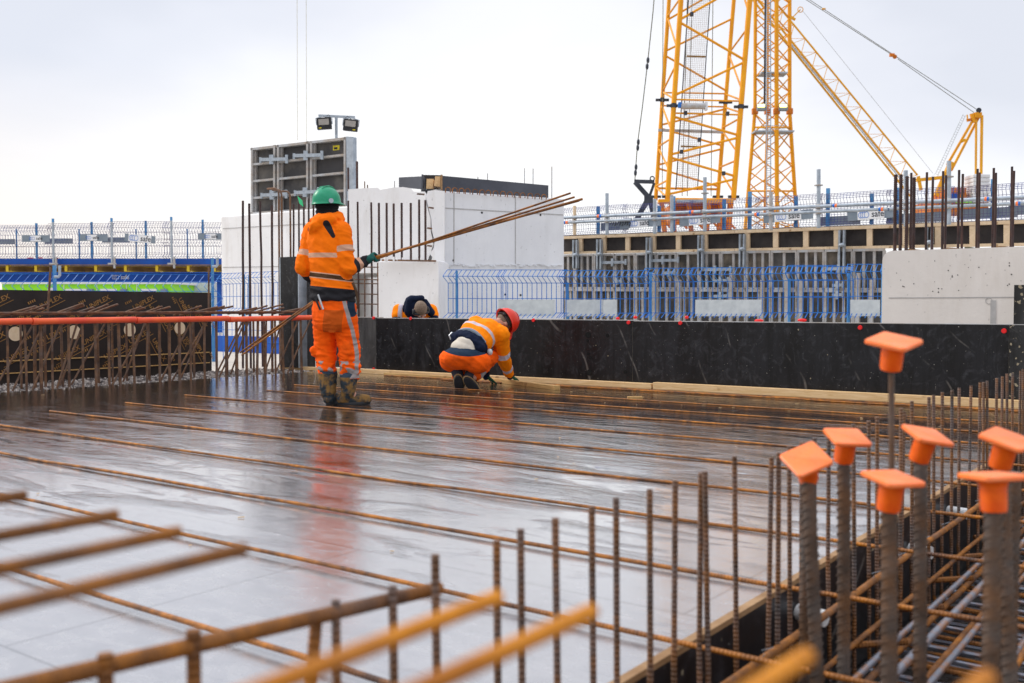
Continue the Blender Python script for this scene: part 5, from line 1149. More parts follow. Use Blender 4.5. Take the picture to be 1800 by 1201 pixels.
br2(d1, d2, 200, 405, 34); br2(d2, d1, 200, 405, 34); br2(d2, d3, 200, 405, 32); br2(d3, d2, 200, 405, 32); br2(d1, d4, 200, 400, 30, .035); br2(d4, d3, 200, 400, 30, .035)
for v in (224, 336): 
    for A, B in ((d1, d2), (d2, d3), (d1, d3)): mb = MB(); mb.tube(A(v), B(v), .06, n=6); mb.build('ring_beam', 'crane', t)
for v, w in ((131, 1.6), (233, 2.4)): mb = MB(); mb.box(D(1358, v, TT-.4), (w, 1.0, .09), (RT, FH, UP)); mb.build('platform', 'galv', t)
for v in (227, 221):
    for s in (-1, 1): mb = MB(); mb.tube(D(1340, v, TT-.9+.5*s), D(1380, v, TT-.9+.5*s), .02, n=4); mb.build('handrail', 'galv', t)
mb = MB()
for s in (-3.5, 3.5): mb.tube(D(1351+s, -300, TT-1.4), D(1351+s*1.1, 400, TT-1.4), .03, n=5)
v = -60
while v < 400: mb.tube(D(1347.5, v, TT-1.4), D(1354.5, v, TT-1.4), .02, n=4, cap=False); v += 4
mb.build('ladder', 'galv', t)
mb = MB(); mb.box(D(1345, 60, TT-1.3), (.1, .1, 9), (RT, FH, UP)); mb.build('cable_run', 'darksteel', t)
for u in (1338, 1377):
    l = MB(); l.box(D(u, 189, TT-1.4), (.5, .3, .42), (RT, FH, UP)); l = l.build('floodlight', 'signgrey', t, bevel=.03)
    mb = MB(); mb.box(D(u, 186, TT-1.58), (.42, .04, .16), (RT, FH, UP)); mb.build('lamp', 'lampon', l)
# far luffing boom
t = thing('luffing_crane', foot(1670, 95), 'distant yellow crane with slanting lattice boom and gantry at the right', 'crane')
TL = 95.
u1_ = chord(1394, 42, 1616, 312, TL); l1 = chord(1386, 78, 1600, 345, TL); l2 = chord(1381, 60, 1590, 318, TL+1.2)
def cl_(c, v0, v1, r, m_='cranefar'): mb = MB(); mb.tube(c(v0), c(v1), r, n=6); mb.build('chord', m_, t)
cl_(u1_, -160, 308, .09); cl_(l1, -140, 345, .10); cl_(l2, -140, 312, .11)
v = -100
while v < 300:
    mb = MB(); mb.tube(u1_(v), l1(v+35), .035, n=4); mb.tube(l1(v+35), u1_(v+24), .03, n=4); mb.build('brace', 'cranefar', t); mb = MB(); mb.tube(u1_(v+24), l2(v+24), .025, n=4); mb.tube(l1(v+33), l2(v+20), .03, n=4); mb.build('brace', 'cranefar', t); v += 24
mb = MB(); mb.tube(D(1388, 76, TL-.2), D(1603, 340, TL-.2), .05, n=5); mb.tube(D(1385, 70, TL+.3), D(1598, 330, TL+.3), .03, n=5); mb.build('walkway', 'galv', t)
def tb(a, b, w, nm, mt='cranefar', dt=0.): mb = MB(); mb.beam(D(*a, TL+dt), D(*b, TL+dt), w, w, up=FH); return mb.build(nm, mt, t)
tb((1614, 310), (1619, 335), .25, 'boom_foot'); tb((1611, 317), (1658, 312), .3, 'link_beam')
tb((1714, 205), (1665, 290), .2, 'gantry_leg', 'crane'); tb((1722, 203), (1672, 300), .20, 'gantry_leg', 'cranefar', .4); tb((1672, 285), (1645, 345), .4, 'gantry_leg', 'cranefar')
tb((1697, 246), (1690, 249), .25, 'gantry_cross'); tb((1677, 288), (1670, 292), .25, 'gantry_cross'); tb((1700, 212), (1716, 208), .25, 'gantry_cross', 'craneorange'); tb((1701, 214), (1700, 202), .1, 'rail_stub'); tb((1712, 203), (1724, 203), .5, 'gantry_head', 'crane')
tb((1716, 205), (1715, 345), .16, 'back_stay'); tb((1726, 203), (1724, 345), .2, 'back_stay')
tb((1708, 200), (1712, 216), .3, 'gantry_head', 'crane')
mb = MB(); mb.tube(D(1720.5, 194, TL-.3), D(1720.5, 194, TL+.3), .24, n=16); mb.build('sheave', 'darksteel', t, smooth=True)
bx('machinery_house', 'craneorange', 1671, 1699, 330, 360, TL-1, 4, t, .05); bx('machinery_base', 'craneorange', 1640, 1738, 352, 372, TL-1, 5, t, .05); bx('green_cover', 'green', 1682, 1716, 353, 357, TL-1.3, .3, t); bx('side_hood', 'beamblue', 1674, 1684, 340, 352, TL-1.2, .3, t)
mb = MB()
for k in range(26):
    a = D(1696-k*1.9, 205+k*4.1, TL+.2); b = D(1692-k*1.9, 203+k*4.1, TL+.2); mb.tube(a, b, .02, n=3)
mb.tube(D(1697, 203, TL+.2), D(1648, 310, TL+.2), .03, n=4); mb.tube(D(1693, 201, TL+.2), D(1644, 306, TL+.2), .03, n=4); mb.tube(D(1644, 306, TL+.2), D(1628, 318, TL+.2), .02, n=4); mb.build('ladder', 'plate', t)
for a, b, r, mt, l in (((1405, -12), (1716, 192), .03, 'rope', 'upper boom rope'), ((1405, -8), (1570, 98), .03, 'rope', 'lower rope'), ((1578, 104), (1712, 198), .03, 'rope', 'lower rope')):
    mb = MB(); mb.tube(D(*a, TL), D(*b, TL), r, n=5); mb.build('boom_rope', mt, t)
mb = MB(); mb.tube(D(1573, 100, TL-.3), D(1573, 100, TL+.2), .2, n=12); mb.box(D(1568, 97, TL), (.45, .2, .3), (RT, FH, UP)); mb.build('rope_block', 'craneorange', t)
mb = MB(); mb.box(D(1448, 16, TL), (.3, .2, .12), (RT, FH, UP)); mb.build('rope_block', 'cranefar', t)
mb = MB(); mb.tube(D(1410, 18, TL), D(1640, 305, TL), .018, n=4); mb.build('thin_rope', 'ropepale', t)
mb = MB(); mb.path(arc(D(1407, 17, TL), RT, UP, .25, 0, 360, 16), .04, 5); mb.beam(D(1407, 17, TL), D(1391, 33, TL), .1, .1, up=FH); mb.beam(D(1390, 30, TL), D(1398, 35, TL), .2, .2, up=FH); mb.build('wind_vane', 'cranefar', t)
t = thing('counterweight', foot(1728, 96)+UP*10, 'grey stacked concrete counterweight behind the distant crane at the right', 'counterweight')
for k in range(7): bx('block', 'white2', 1711, 1741, 306+k*7.2, 312.9+k*7.2, 93.5, 2, t, .08)
# the two thin yellow ropes in the sky on the left
for i, u in enumerate((522, 538)):
    mb = MB(); mb.tube(D(u-1, -400, 70), D(u+1, 247+5*i, 70), .018, n=4)
    tag(mb.build('hoist_rope', 'ropeyel'), 'thin pale yellow hoist rope in the sky, the %s of the two' % ('left', 'right')[i], 'rope', 'two hoist ropes in the sky')

# ================================================================== PEOPLE
def remesh(mb, name, mat, parent, voxel=.009, smooth=3, folds=None, bands=None):
    """weld overlapping closed shapes into one continuous surface"""
    me = bpy.data.meshes.new('tmp'); me.from_pydata([tuple(p) for p in mb.v], [], mb.f)
    bm = bmesh.new(); bm.from_mesh(me); bmesh.ops.recalc_face_normals(bm, faces=bm.faces); bm.to_mesh(me); bm.free()
    ob = bpy.data.objects.new('tmp', me); COL.objects.link(ob); md = ob.modifiers.new('r', 'REMESH'); md.mode = 'VOXEL'; md.voxel_size = voxel
    dg = bpy.context.evaluated_depsgraph_get(); dg.update(); m2 = bpy.data.meshes.new_from_object(ob.evaluated_get(dg))
    bpy.data.objects.remove(ob); bpy.data.meshes.remove(me)
    bm = bmesh.new(); bm.from_mesh(m2)
    for _ in range(smooth): bmesh.ops.smooth_vert(bm, verts=bm.verts, factor=.5, use_axis_x=True, use_axis_y=True, use_axis_z=True)
    bm.normal_update()
    if folds:
        ds = [v.normal*folds(v.co) for v in bm.verts]
        for v, d in zip(bm.verts, ds): v.co += d
        bmesh.ops.smooth_vert(bm, verts=bm.verts, factor=.3, use_axis_x=True, use_axis_y=True, use_axis_z=True)
    co = [v.co.copy() for v in bm.verts]; bm.to_mesh(m2); bm.free()
    m2.name = name; m2.materials.clear(); m2.materials.append(M[mat])
    for an in ('b_reflect', 'b_third', 'b_tint'):
        at = m2.attributes.new(an, 'FLOAT', 'POINT'); fn = (bands or {}).get(an)
        at.data.foreach_set('value', [fn(p) if fn else 1. for p in co])
    lo = Vector([min(p[i] for p in co) for i in range(3)]); hi = Vector([max(p[i] for p in co) for i in range(3)]); o = (lo+hi)/2; o.z = lo.z
    m2.transform(Matrix.Translation(-o)); m2.polygons.foreach_set('use_smooth', [True]*len(m2.polygons))
    ob = bpy.data.objects.new(name, m2); COL.objects.link(ob); place(ob, o, parent); return ob
def segd(p, a, b):
    d = b-a; t = max(0., min(1., (p-a).dot(d)/d.length_squared)); return (p-(a+d*t)).length, t
def oval(c, X, Y, a, b, n=20, pw=2.4):
    out = []
    for i in range(n):
        th = 2*math.pi*i/n; cx, sy = math.cos(th), math.sin(th); k = (abs(cx)**pw+abs(sy)**pw)**(-1/pw); out.append(c+X*a*cx*k+Y*b*sy*k)
    return out
def hand(mb, wrist, c, axis, palm, s=1.0, curl=215, rg=.018, fr=.0105, off0=0.):
    """hand closed round a bar: c grip centre, axis along the bar, palm direction from the bar to the palm"""
    axis = axis.normalized(); palm = (palm-axis*palm.dot(axis)).normalized(); q = axis.cross(palm)
    w = wrist-c; sg = -1 if q.dot(w) > 0 else 1
    base = c+palm*(rg+.020)*s-q*sg*.02
    mb.caps(wrist, base, .026*s, .030*s)
    for k in range(4): mb.caps(base+axis*(k-1.5)*.021*s-q*sg*.012, base+axis*(k-1.5)*.022*s+q*sg*.022, .016*s, .013*s)
    for k, (ln, rr) in enumerate(((.88, .95), (1.0, 1.), (.96, .98), (.78, .86))):
        pts = []
        for j in range(5):
            th = R(-12+curl*ln*j/4); pts.append(c+axis*((1.5-k)*.0225*s)+(palm*math.cos(th)+q*sg*math.sin(th))*(rg+fr*(1.1-.08*j))*s)
        pts.insert(0, base+axis*((1.5-k)*.022*s)+q*sg*.015)
        for j in range(len(pts)-1): mb.caps(pts[j], pts[j+1], fr*s*rr*(1.08-.05*j), fr*s*rr*(1.03-.05*j), 8)
    tp = [base+axis*.030*s-q*sg*.015]
    for j in range(3): th = R(20+70*j); tp.append(c+axis*(.038-.006*j)*s+(palm*math.cos(th)-q*sg*math.sin(th))*(rg+fr*1.15)*s)
    for j in range(3): mb.caps(tp[j], tp[j+1], fr*s*(1.3-.08*j), fr*s*(1.2-.08*j), 8)
def openhand(mb, wrist, fwd, side, down, s=1.0, spread=.12, bend=.5):
    """relaxed hand: palm, four bent fingers of unequal length, thumb from the side of the palm"""
    fwd = fwd.normalized(); side = side.normalized(); down = down.normalized()
    pc = wrist+fwd*.05*s
    for k in range(4): mb.caps(wrist+side*(k-1.5)*.011*s, wrist+fwd*.082*s+side*(k-1.5)*.0215*s, .017*s, .0135*s, 10)
    for k, ln in enumerate((.068, .080, .075, .058)):
        p = wrist+fwd*.088*s+side*(1.5-k)*.0218*s; d = fwd+side*(1.5-k)*spread; r = .0103*s
        for j in range(3):
            L_ = ln*s*(.46, .31, .25)[j]; d = (d+down*bend*(.5+.45*j)).normalized(); q = p+d*L_; mb.caps(p, q, r, r*.92, 8); p = q; r *= .92
    p = wrist+fwd*.018*s+side*.026*s; d = (fwd*.65+side*.75+down*.2).normalized()
    for L_, r in ((.040, .0155), (.032, .0125), (.027, .011)): q = p+d*L_*s; mb.caps(p, q, r*s, r*.88*s, 8); p = q; d = (d+fwd*.45+down*.25).normalized()
def head_shape(mb, c, F, U, s=1.0):
    """skull, jaw, nose, ears on a head facing F with crown direction U"""
    Rr = F.cross(U).normalized()
    mb.sphere(c+U*.022*s-F*.012*s, (.074*s, .094*s, .098*s), (Rr, F, U)); mb.sphere(c-U*.045*s+F*.022*s, (.055*s, .066*s, .068*s), (Rr, F, U))
    mb.sphere(c-U*.085*s+F*.05*s, (.028*s, .03*s, .026*s), (Rr, F, U))
    mb.caps(c+F*.088*s+U*.012*s, c+F*.104*s-U*.024*s, .011*s, .015*s, 8)
    for k in (-1, 1):
        mb.sphere(c+Rr*k*.077*s-U*.006*s-F*.004*s, (.011*s, .022*s, .032*s), (Rr, F, U), n=10, k=7)
        mb.sphere(c+Rr*k*.032*s+F*.074*s+U*.024*s, (.022*s, .014*s, .008*s), (Rr, F, U), n=8, k=6)
    mb.caps(c+Rr*.020*s+F*.088*s-U*.048*s, c-Rr*.020*s+F*.088*s-U*.048*s, .007*s, .007*s, 8)
def eyes(c, F, U, parent):
    Rr = F.cross(U).normalized(); mb = MB()
    for k in (-1, 1): mb = MB(); mb.sphere(c+Rr*k*.032+F*.079+U*.008, (.013, .010, .008), (Rr, F, U), n=10, k=6); mb.build('eye', 'offwhite', parent, smooth=True)
def helmet(c, F, U, mat, parent, s=1.0, peak=.055):
    Rr = F.cross(U).normalized(); rings = []; n = 32
    for k in range(10):
        th = R(90*k/9*.985); rr = math.cos(th); z = math.sin(th)
        rings.append([c+(Rr*.118*math.cos(a)+F*.140*math.sin(a))*rr*s+U*.135*z*s for a in [2*math.pi*i/n for i in range(n)]])
    lo = [c+(Rr*.120*math.cos(a)+F*.142*math.sin(a))*s-U*.018*s for a in [2*math.pi*i/n for i in range(n)]]
    fl = [c+(Rr*.128*math.cos(a)+F*(.150+peak*max(0, math.sin(a))**3)*math.sin(a))*s-U*(.026+.012*max(0, math.sin(a)))*s for a in [2*math.pi*i/n for i in range(n)]]
    fl2 = [p-U*.004*s for p in fl]; inn = [c+(Rr*.110*math.cos(a)+F*.130*math.sin(a))*s-U*.020*s for a in [2*math.pi*i/n for i in range(n)]]
    mb = MB(); mb.loft([inn, fl2, fl, lo]+rings, cap=False); mb.add([c+U*.136*s]+rings[-1], [(0, i+1, (i+1) % n+1) for i in range(n)])
    for k in (-.035, 0, .035): mb.path([c+(F*.13*math.cos(R(a))+U*.137*math.sin(R(a))+Rr*k)*s for a in (125, 105, 85, 65, 45)], [.002, .005*s, .006*s, .005*s, .002], 6)
    return mb.build('helmet', mat, parent, smooth=True)
def slope(p, O, z0, s, hw): return abs((p-O).z-(z0+s*(p-O).dot(RT)))-hw

def crease(p, ax, s=1.0, amp=.008, seed=0.):
    """sharp-edged cloth creases, stretched around the limb axis ax"""
    a_ = p.dot(ax); q = p-ax*a_; v = Vector((q.x*4.5+seed, q.y*4.5, q.z*4.5))*s+ax*(a_*12*s); w = noise.noise(p*3.1+Vector((seed, 0, 0)))*1.6
    r1 = 1-abs(noise.noise(v+Vector((w, w*.5, -w))))*3.2; r2 = 1-abs(noise.noise(v*2.1+Vector((9, w, 3))))*3.
    return amp*(max(-.6, r1)*.8+max(-.6, r2)*.4)-amp*.35

# ---------- standing worker carrying bars
T1 = 8.72
def J(u, v, dy=0.): return D(u, v, T1+dy)
W1 = thing('person', J(600, 712), 'standing worker seen from behind in orange hi-vis clothes and green helmet', 'person')
Fw = (FH*math.cos(R(28))+RT*math.sin(R(28))).normalized(); Rw = (RT*math.cos(R(28))-FH*math.sin(R(28))).normalized()
Fh = (FH*math.cos(R(42))+RT*math.sin(R(42))+UP*.02).normalized()
j = dict(neck=J(575, 382, 0), head=J(575, 357, .02), pel=J(590, 535), lh=J(570, 548, .04), rh=J(608, 548, -.04), lk=J(572, 608, .07), rk=J(614, 610, .0), la=J(577, 676, .02), ra=J(612, 676, -.04),
         ls=J(547, 408, .08), rs=J(602, 406, -.06), le=J(533, 470, .04), re=J(611, 472, -.10), lw=J(556, 500, .27), rw=J(643, 458, .02))
bar_a, bar_b = J(660, 452, .05), J(565, 512, .36)
bd = (bar_a-bar_b).normalized()
mb = MB()
head_shape(mb, j['head'], Fh, UP); mb.caps(j['head']-UP*.03, j['neck']-UP*.03, .052, .06)
mb.loft([oval(J(586, 545), Rw, Fw, .16, .11), oval(J(584, 515), Rw, Fw, .15, .10), oval(J(579, 470), Rw, Fw, .15, .10), oval(J(575, 430), Rw, Fw, .17, .11), oval(J(574, 405), Rw, Fw, .15, .09), oval(J(574, 392), Rw, Fw, .08, .07)])
for a, b, r1, r2 in (('ls', 'le', .05, .04), ('le', 'lw', .04, .028), ('rs', 're', .05, .04), ('re', 'rw', .04, .028), ('lh', 'lk', .078, .055), ('lk', 'la', .052, .038), ('rh', 'rk', .078, .055), ('rk', 'ra', .052, .038)): mb.caps(j[a], j[b], r1, r2)
mb.caps(j['ls'], j['rs'], .05, .05)
hg = J(655, 455, .045); hl = bar_b
hand(mb, j['rw'], hg, bd, -FH*.6-RT*.2+UP*.25, s=.86, rg=.028); hand(mb, j['lw'], hl, bd, -FH*.6-UP*.6, s=.86, rg=.028)
mb.caps(j['la'], J(580, 704, .10), .036, .03); mb.caps(j['ra'], J(624, 702, -.02), .036, .03)
remesh(mb, 'body', 'skin', W1, .008, 2); eyes(j['head'], Fh, UP, W1)
# jacket
mb = MB()
mb.loft([oval(J(587, 531, .0), Rw, Fw, .190, .150), oval(J(585, 522), Rw, Fw, .20, .158), oval(J(584, 505), Rw, Fw, .195, .155), oval(J(581, 480), Rw, Fw, .185, .145), oval(J(578, 455), Rw, Fw, .185, .145), oval(J(575, 425), Rw, Fw, .185, .14), oval(J(574, 408), Rw, Fw, .17, .125), oval(J(574, 396), Rw, Fw, .13, .105), oval(J(574, 386), Rw, Fw, .08, .085)])
mb.caps(j['ls']+Rw*.01, j['le'], .086, .072); mb.caps(j['le'], j['lw'], .070, .048); mb.caps(j['rs']-Rw*.01, j['re'], .088, .076); mb.caps(j['re'], j['rw'], .072, .045); mb.caps(j['ls']+Rw*.03, j['rs']-Rw*.03, .085, .085)
# the hood bunched on the neck
mb.sphere(J(571, 388, -.05), (.125, .095, .072), (Rw, Fw, UP)); mb.sphere(J(556, 399, -.07), (.075, .07, .062), (Rw, Fw, UP)); mb.caps(J(550, 407, -.06), J(597, 379, .0), .038, .040); mb.caps(J(551, 388, -.0), J(598, 382, .06), .034, .036); mb.sphere(J(592, 384, -.02), (.06, .09, .05), (Rw, Fw, UP))
O1 = J(575, 450)
def fold1(p):
    q = Vector((p.dot(RT)*6, p.dot(FH)*6, p.z*8)); a = .005*noise.noise(q)+crease(p, (UP*.9+RT*.4).normalized(), 1.0, .0065)
    de, t = segd(p, j['re'], j['re']+UP*.02); a *= 1.9 if de < .16 else 1.15
    w = (p-J(590, 515)).z; a += .006*math.sin(p.z*95+6*noise.noise(p*5)) if -.1 < w < .05 else 0
    return a
def which(p):
    ds = [('ra', segd(p, j['rs'], j['re'])), ('rf', segd(p, j['re'], j['rw'])), ('la', segd(p, j['ls'], j['le'])), ('lf', segd(p, j['le'], j['lw']))]
    n, (d, t) = min(ds, key=lambda x: x[1][0])
    d0, _ = segd(p, J(585, 520), J(575, 400))
    return ('t', 0, d0) if d0*.52 < d and n in ('ra', 'la') and d > .088 or (d > .10) else (n, t, d)
def refl1(p):
    n, t, d = which(p)
    if n == 't': return min(slope(p, O1, .0, -.02, .020), slope(p, O1, -.178, -.12, .026))
    if n == 'ra': return abs(t-.50)*.33-.026
    if n == 'la': return abs(t-.62)*.33-.026
    if n == 'rf': return abs(t-.55)*.2-.020
    return 1.
def third1(p):
    n, t, d = which(p)
    r = 1.
    if n in ('rf', 'lf'): r = (.22-t)*.2
    if n == 't': r = (p.z-(J(585, 506).z+.10*(p-J(585, 506)).dot(RT)*-1))
    q = Vector((p.dot(RT), p.z, 0)); a_, b_ = J(579, 396), J(591, 417); dd, tt = segd(q, Vector((a_.dot(RT), a_.z, 0)), Vector((b_.dot(RT), b_.z, 0)))
    s = dd-.030+.012*tt if (p-J(580, 400)).dot(FH) < .05 else 1
    q2 = p-J(548, 404, 0); s2 = q2.length-.035
    return min(r, s, s2)
def tint1(p):
    n, t, d = which(p); return slope(p, O1, -.178, -.12, .017) if n == 't' else 1.
remesh(mb, 'jacket', 'jacket', W1, .0075, 3, fold1, dict(b_reflect=refl1, b_third=third1, b_tint=tint1))
# trousers
mb = MB()
mb.loft([oval(J(587, 527), Rw, Fw, .175, .135), oval(J(588, 540), Rw, Fw, .195, .155), oval(J(588, 556), Rw, Fw, .200, .160), oval(J(589, 572), Rw, Fw, .19, .15), oval(J(590, 582), Rw, Fw, .15, .12)])
mb.caps(J(569, 560, .04), J(573, 610, .06), .105, .098); mb.caps(J(573, 610, .06), J(574, 648, .02), .097, .088); mb.caps(J(574, 648, .02), J(574, 656, .02), .088, .082)
mb.caps(J(607, 560, -.02), J(613, 612, .0), .108, .098); mb.caps(J(613, 612, .0), J(615, 648, -.03), .097, .090); mb.caps(J(615, 648, -.03), J(616, 657, -.03), .09, .084)
mb.sphere(J(626, 650, -.05), (.05, .05, .05)); mb.sphere(J(553, 618, .03), (.035, .04, .05)); mb.sphere(J(606, 616, -.09), (.07, .035, .09))
mb.sphere(J(584, 566, -.12), (.085, .03, .10), (Rw, Fw, UP))
def fold2(p):
    v = (J(590, 655).z, J(590, 560).z); k = max(0, min(1, (v[1]-p.z)/(v[1]-v[0])))
    q = Vector((p.dot(RT)*5, p.dot(FH)*5, p.z*(13+7*k))); return (.004+.006*k)*noise.noise(q)+crease(p, (UP*.9+RT*(.35-.3*k)).normalized(), 1.0+.3*k, .0065+.006*k, 4.)+(.005*k*k)*math.sin(p.z*100+9*noise.noise(p*5))
st = [J(606, 528, -.1), J(612, 550, -.1), J(620, 585, -.1), J(626, 620, -.1), J(627, 655, -.1)]
def flat(p): return Vector((p.dot(RT), p.z, 0))
stf = [flat(p) for p in st]
def refl2(p):
    q = flat(p); d = min(segd(q, stf[i], stf[i+1])[0] for i in range(4)) if (p-J(600, 600)).dot(FH) < .06 else 1
    g = .02*noise.noise(p*9)
    return min(d-.015-(1 if -.13 < p.z-J(600, 635).z < -.0 and noise.noise(p*16) > .1 else 0), abs(p.z-J(600, 661).z+.012*noise.noise(p*7))-.016)
def third2(p):
    q = flat(p); a = flat(J(619, 528)); b = flat(J(622, 552)); return segd(q, a, b)[0]-.026 if (p-J(600, 600)).dot(FH) < .2 else 1
def tint2(p):
    q = p-J(585, 565, -.14); x, z = q.dot(RT), q.z
    return max(abs(x-z*.15)-.085, abs(z)-.095, q.dot(FH)-.12)
remesh(mb, 'trousers', 'trouser', W1, .0078, 3, fold2, dict(b_reflect=refl2, b_third=third2, b_tint=tint2))
# boots
def boot(parent, ank, toe_dir, sole_z, mat, top, rw=.068, up=UP, name='boot', lift=None, heel=None):
    mb = MB(); d = toe_dir.normalized(); g = Vector((ank.x, ank.y, sole_z))
    if heel is not None: g = heel
    mb.caps(top, ank-up*.0, rw+.010, rw-.006); mb.caps(ank, g+up*.062-d*.01, rw-.010, .056)
    mb.caps(g+up*.052-d*.035, g+up*.050+d*.09, .050, .052); mb.caps(g+up*.048+d*.09, g+up*.044+d*.17, .052, .045); mb.sphere(g+up*.045+d*.165, (.052, .05, .045), (d.cross(up), d, up))
    def th(p): q = p-g; return q.dot(up)-.024
    def fl(p): return .004*noise.noise(Vector((p.x*20, p.y*20, p.z*28)))+.004*noise.noise(p*45)
    def rf(p): q = p-top; return -(q.dot(up))-.035
    mm = {}
    mm['b_third'] = th; mm['b_reflect'] = lambda p: (-(p-top).dot(up))-(-.012) if 0 else .035-(p-top).dot(up)-.03
    b = remesh(mb, name, mat, parent, .007, 3, fl, mm)
    # flat sole slab
    mb = MB(); n = 22; rings = []
    for z, k in ((0, .97), (.006, 1.), (.024, 1.), (.028, .96)):
        ring = []
        for i in range(n):
            a = 2*math.pi*i/n; x = math.cos(a); y = math.sin(a); w_ = .050+.006*y; ring.append(g+d*(.068+.138*y*k)+d.cross(up)*x*w_*k+up*z)
        rings.append(ring)
    mb.loft(rings); mb.build('sole', 'black', b, smooth=True); return b
boot(W1, J(577, 690, .0), FH*.9+RT*.28, .003, 'boot', J(576, 657, .02), .074, heel=Vector((*J(581, 712, .02).xy, .003)))
boot(W1, J(612, 688, -.05), RT*.95+FH*.18, .003, 'boot', J(613, 664, -.04), .068, heel=Vector((*J(609, 709, -.02).xy, .003)))
# gloves
mb = MB(); hand(mb, j['rw'], hg, bd, -FH*.6-RT*.2+UP*.25, s=1.06, rg=.024, fr=.0118); mb.caps(j['rw']-(j['rw']-j['re']).normalized()*.02, j['rw']+(hg-j['rw'])*.4, .040, .038)
remesh(mb, 'glove', 'glove', W1, .005, 2, None, dict(b_third=lambda p: 1.))
mb = MB(); hand(mb, j['lw'], hl, bd, -FH*.6-UP*.6, s=1.06, rg=.024, fr=.0118); remesh(mb, 'glove', 'glove', W1, .005, 2)
# black snood, helmet, ear disc, tools, strap
mb = MB(); mb.sphere(j['head']+UP*.0, (.100, .118, .088), (Fh.cross(UP), Fh, UP)); mb.caps(j['head']-UP*.02, j['neck']-UP*.01, .098, .098); mb.caps(j['head']-UP*.06-Fh*.02, j['head']-UP*.065+Fh*.03, .08, .07)
cutf = j['head']+Fh*.05
remesh(mb, 'snood', 'blackcloth', W1, .007, 2, lambda p: .005*math.sin(p.z*210+3*noise.noise(p*20)))
tilt = (UP-Fh*.06).normalized(); helmet(J(573.8, 354.5, .0)+UP*.005, (Fh+UP*.05).normalized(), tilt, 'helmetgreen', W1, .93)
mb = MB(); q = J(582, 353, -.105); mb.disc(q, -FH*.95+RT*.2, .021, .012, 18); mb.build('ear_disc', 'galv', W1)
for a, b, mt in ((J(553, 521, -.17), J(563, 545, -.17), 'black'), (J(559, 518, -.175), J(568, 544, -.175), 'chrome')): mb = MB(); mb.tube(a, b, .009, n=8); mb.build('hand_tool', mt, W1, smooth=True)
mb = MB(); mb.path([J(620, 497, -.15), J(626, 512, -.15), J(629, 530, -.14), J(628, 543, -.13)], [.012, .012, .010, .006], 6); mb.build('belt_strap', 'leather', W1)
# the carried bars
bs = [((425, 624.5), (1003, 339.5), 0, .0085), ((422, 620), (1010, 346.5), .02, .0085), ((434, 618), (1024, 350), -.015, .0105), ((447, 606), (1018, 353), .0, .0085)]
for i, (a, b, o_, r) in enumerate(bs):
    pa, pb2 = D(a[0], a[1], T1+.95+o_), D(b[0], b[1], T1-.55+o_); m0 = hg+Vector((0, 0, .009*(i-1.5)))-bd.cross(RT)*.0+FH*.006*(i % 2)
    L0 = (m0-pa).length; ql = [pa+(m0-pa)*k/6-UP*.0 for k in range(6)]+[m0+(pb2-m0)*k/9+UP*.06*math.sin(math.pi*k/9)*0 for k in range(10)]
    q = (pb2-pa).to_track_quat('Z', 'Y'); qi = q.inverted(); mb = MB(); mb.path([qi @ (p-pa) for p in ql], r, 9)
    me = bpy.data.meshes.new('carried_bar'); me.from_pydata([tuple(p) for p in mb.v], [], mb.f); me.materials.append(M['rustdeck']); smoothed(me, 50)
    o = bpy.data.objects.new('carried_bar', me); COL.objects.link(o); o.rotation_mode = 'QUATERNION'; o.rotation_quaternion = q; o.location = pa
    tag(o, 'long rusty bar in the standing worker\'s hands, %s of the bundle' % ('topmost', 'second', 'thickest', 'lowest')[i], 'steel bar', 'bars carried by the standing worker')

# ---------- crouching worker
T2 = 10.38
def K(u, v, dy=0.): return D(u, v, T2+dy)
W2 = thing('person', G(820, 684), 'crouching worker in amber hi-vis jacket and red helmet at the dark wall', 'person')
k = dict(pel=K(814, 622, .02), lh=K(800, 628, .08), rh=K(834, 630, -.02), lk=K(808, 640, .50), rk=K(860, 628, .36), la=K(806, 662, .04), ra=K(832, 664, .0),
         waist=K(820, 604, .10), chest=K(845, 586, .27), neck=K(866, 572, .38), head=K(884, 569, .45), rs=K(882, 588, .25), ls=K(836, 570, .40), re=K(884, 628, .44), rw=K(896, 660, .70), le=K(850, 622, .60), lw=K(854, 660, .70))
F2 = (RT*.22+FH*.22-UP*.95).normalized(); U2 = (RT*.76+FH*.55+UP*.34); U2 = (U2-F2*U2.dot(F2)).normalized()
ax = (k['neck']-k['pel']).normalized(); side = (k['rs']-k['ls']); side = (side-ax*side.dot(ax)).normalized(); bk = side.cross(ax)
if bk.z < 0: bk = -bk
mb = MB(); head_shape(mb, k['head'], F2, U2); mb.caps(k['head'], k['neck'], .058, .062); mb.caps(k['neck'], k['chest'], .062, .11)
mb.loft([oval(k['pel'], side, bk, .15, .11), oval(k['waist'], side, bk, .145, .10), oval(k['chest'], side, bk, .16, .11), oval(k['neck']-ax*.03, side, bk, .12, .08)])
for a, b, r1, r2 in (('ls', 'le', .05, .04), ('le', 'lw', .04, .028), ('rs', 're', .05, .04), ('re', 'rw', .04, .028), ('lh', 'lk', .08, .055), ('lk', 'la', .052, .038), ('rh', 'rk', .08, .055), ('rk', 'ra', .052, .038), ('ls', 'rs', .05, .05)): mb.caps(k[a], k[b], r1, r2)
GR = (K(911, 669, .78)-k['rw']).normalized(); GL = (K(873, 675, .74)-k['lw']).normalized()
dn = -UP
openhand(mb, k['rw']+GR*.02, GR, -FH+RT*.2, dn, .88); openhand(mb, k['lw']+GL*.02, GL, FH*.6-UP*.1+RT*.0, dn, .88, bend=.25)
remesh(mb, 'body', 'skin', W2, .008, 2); eyes(k['head'], F2, U2, W2)
mb = MB(); c2h = k['head']
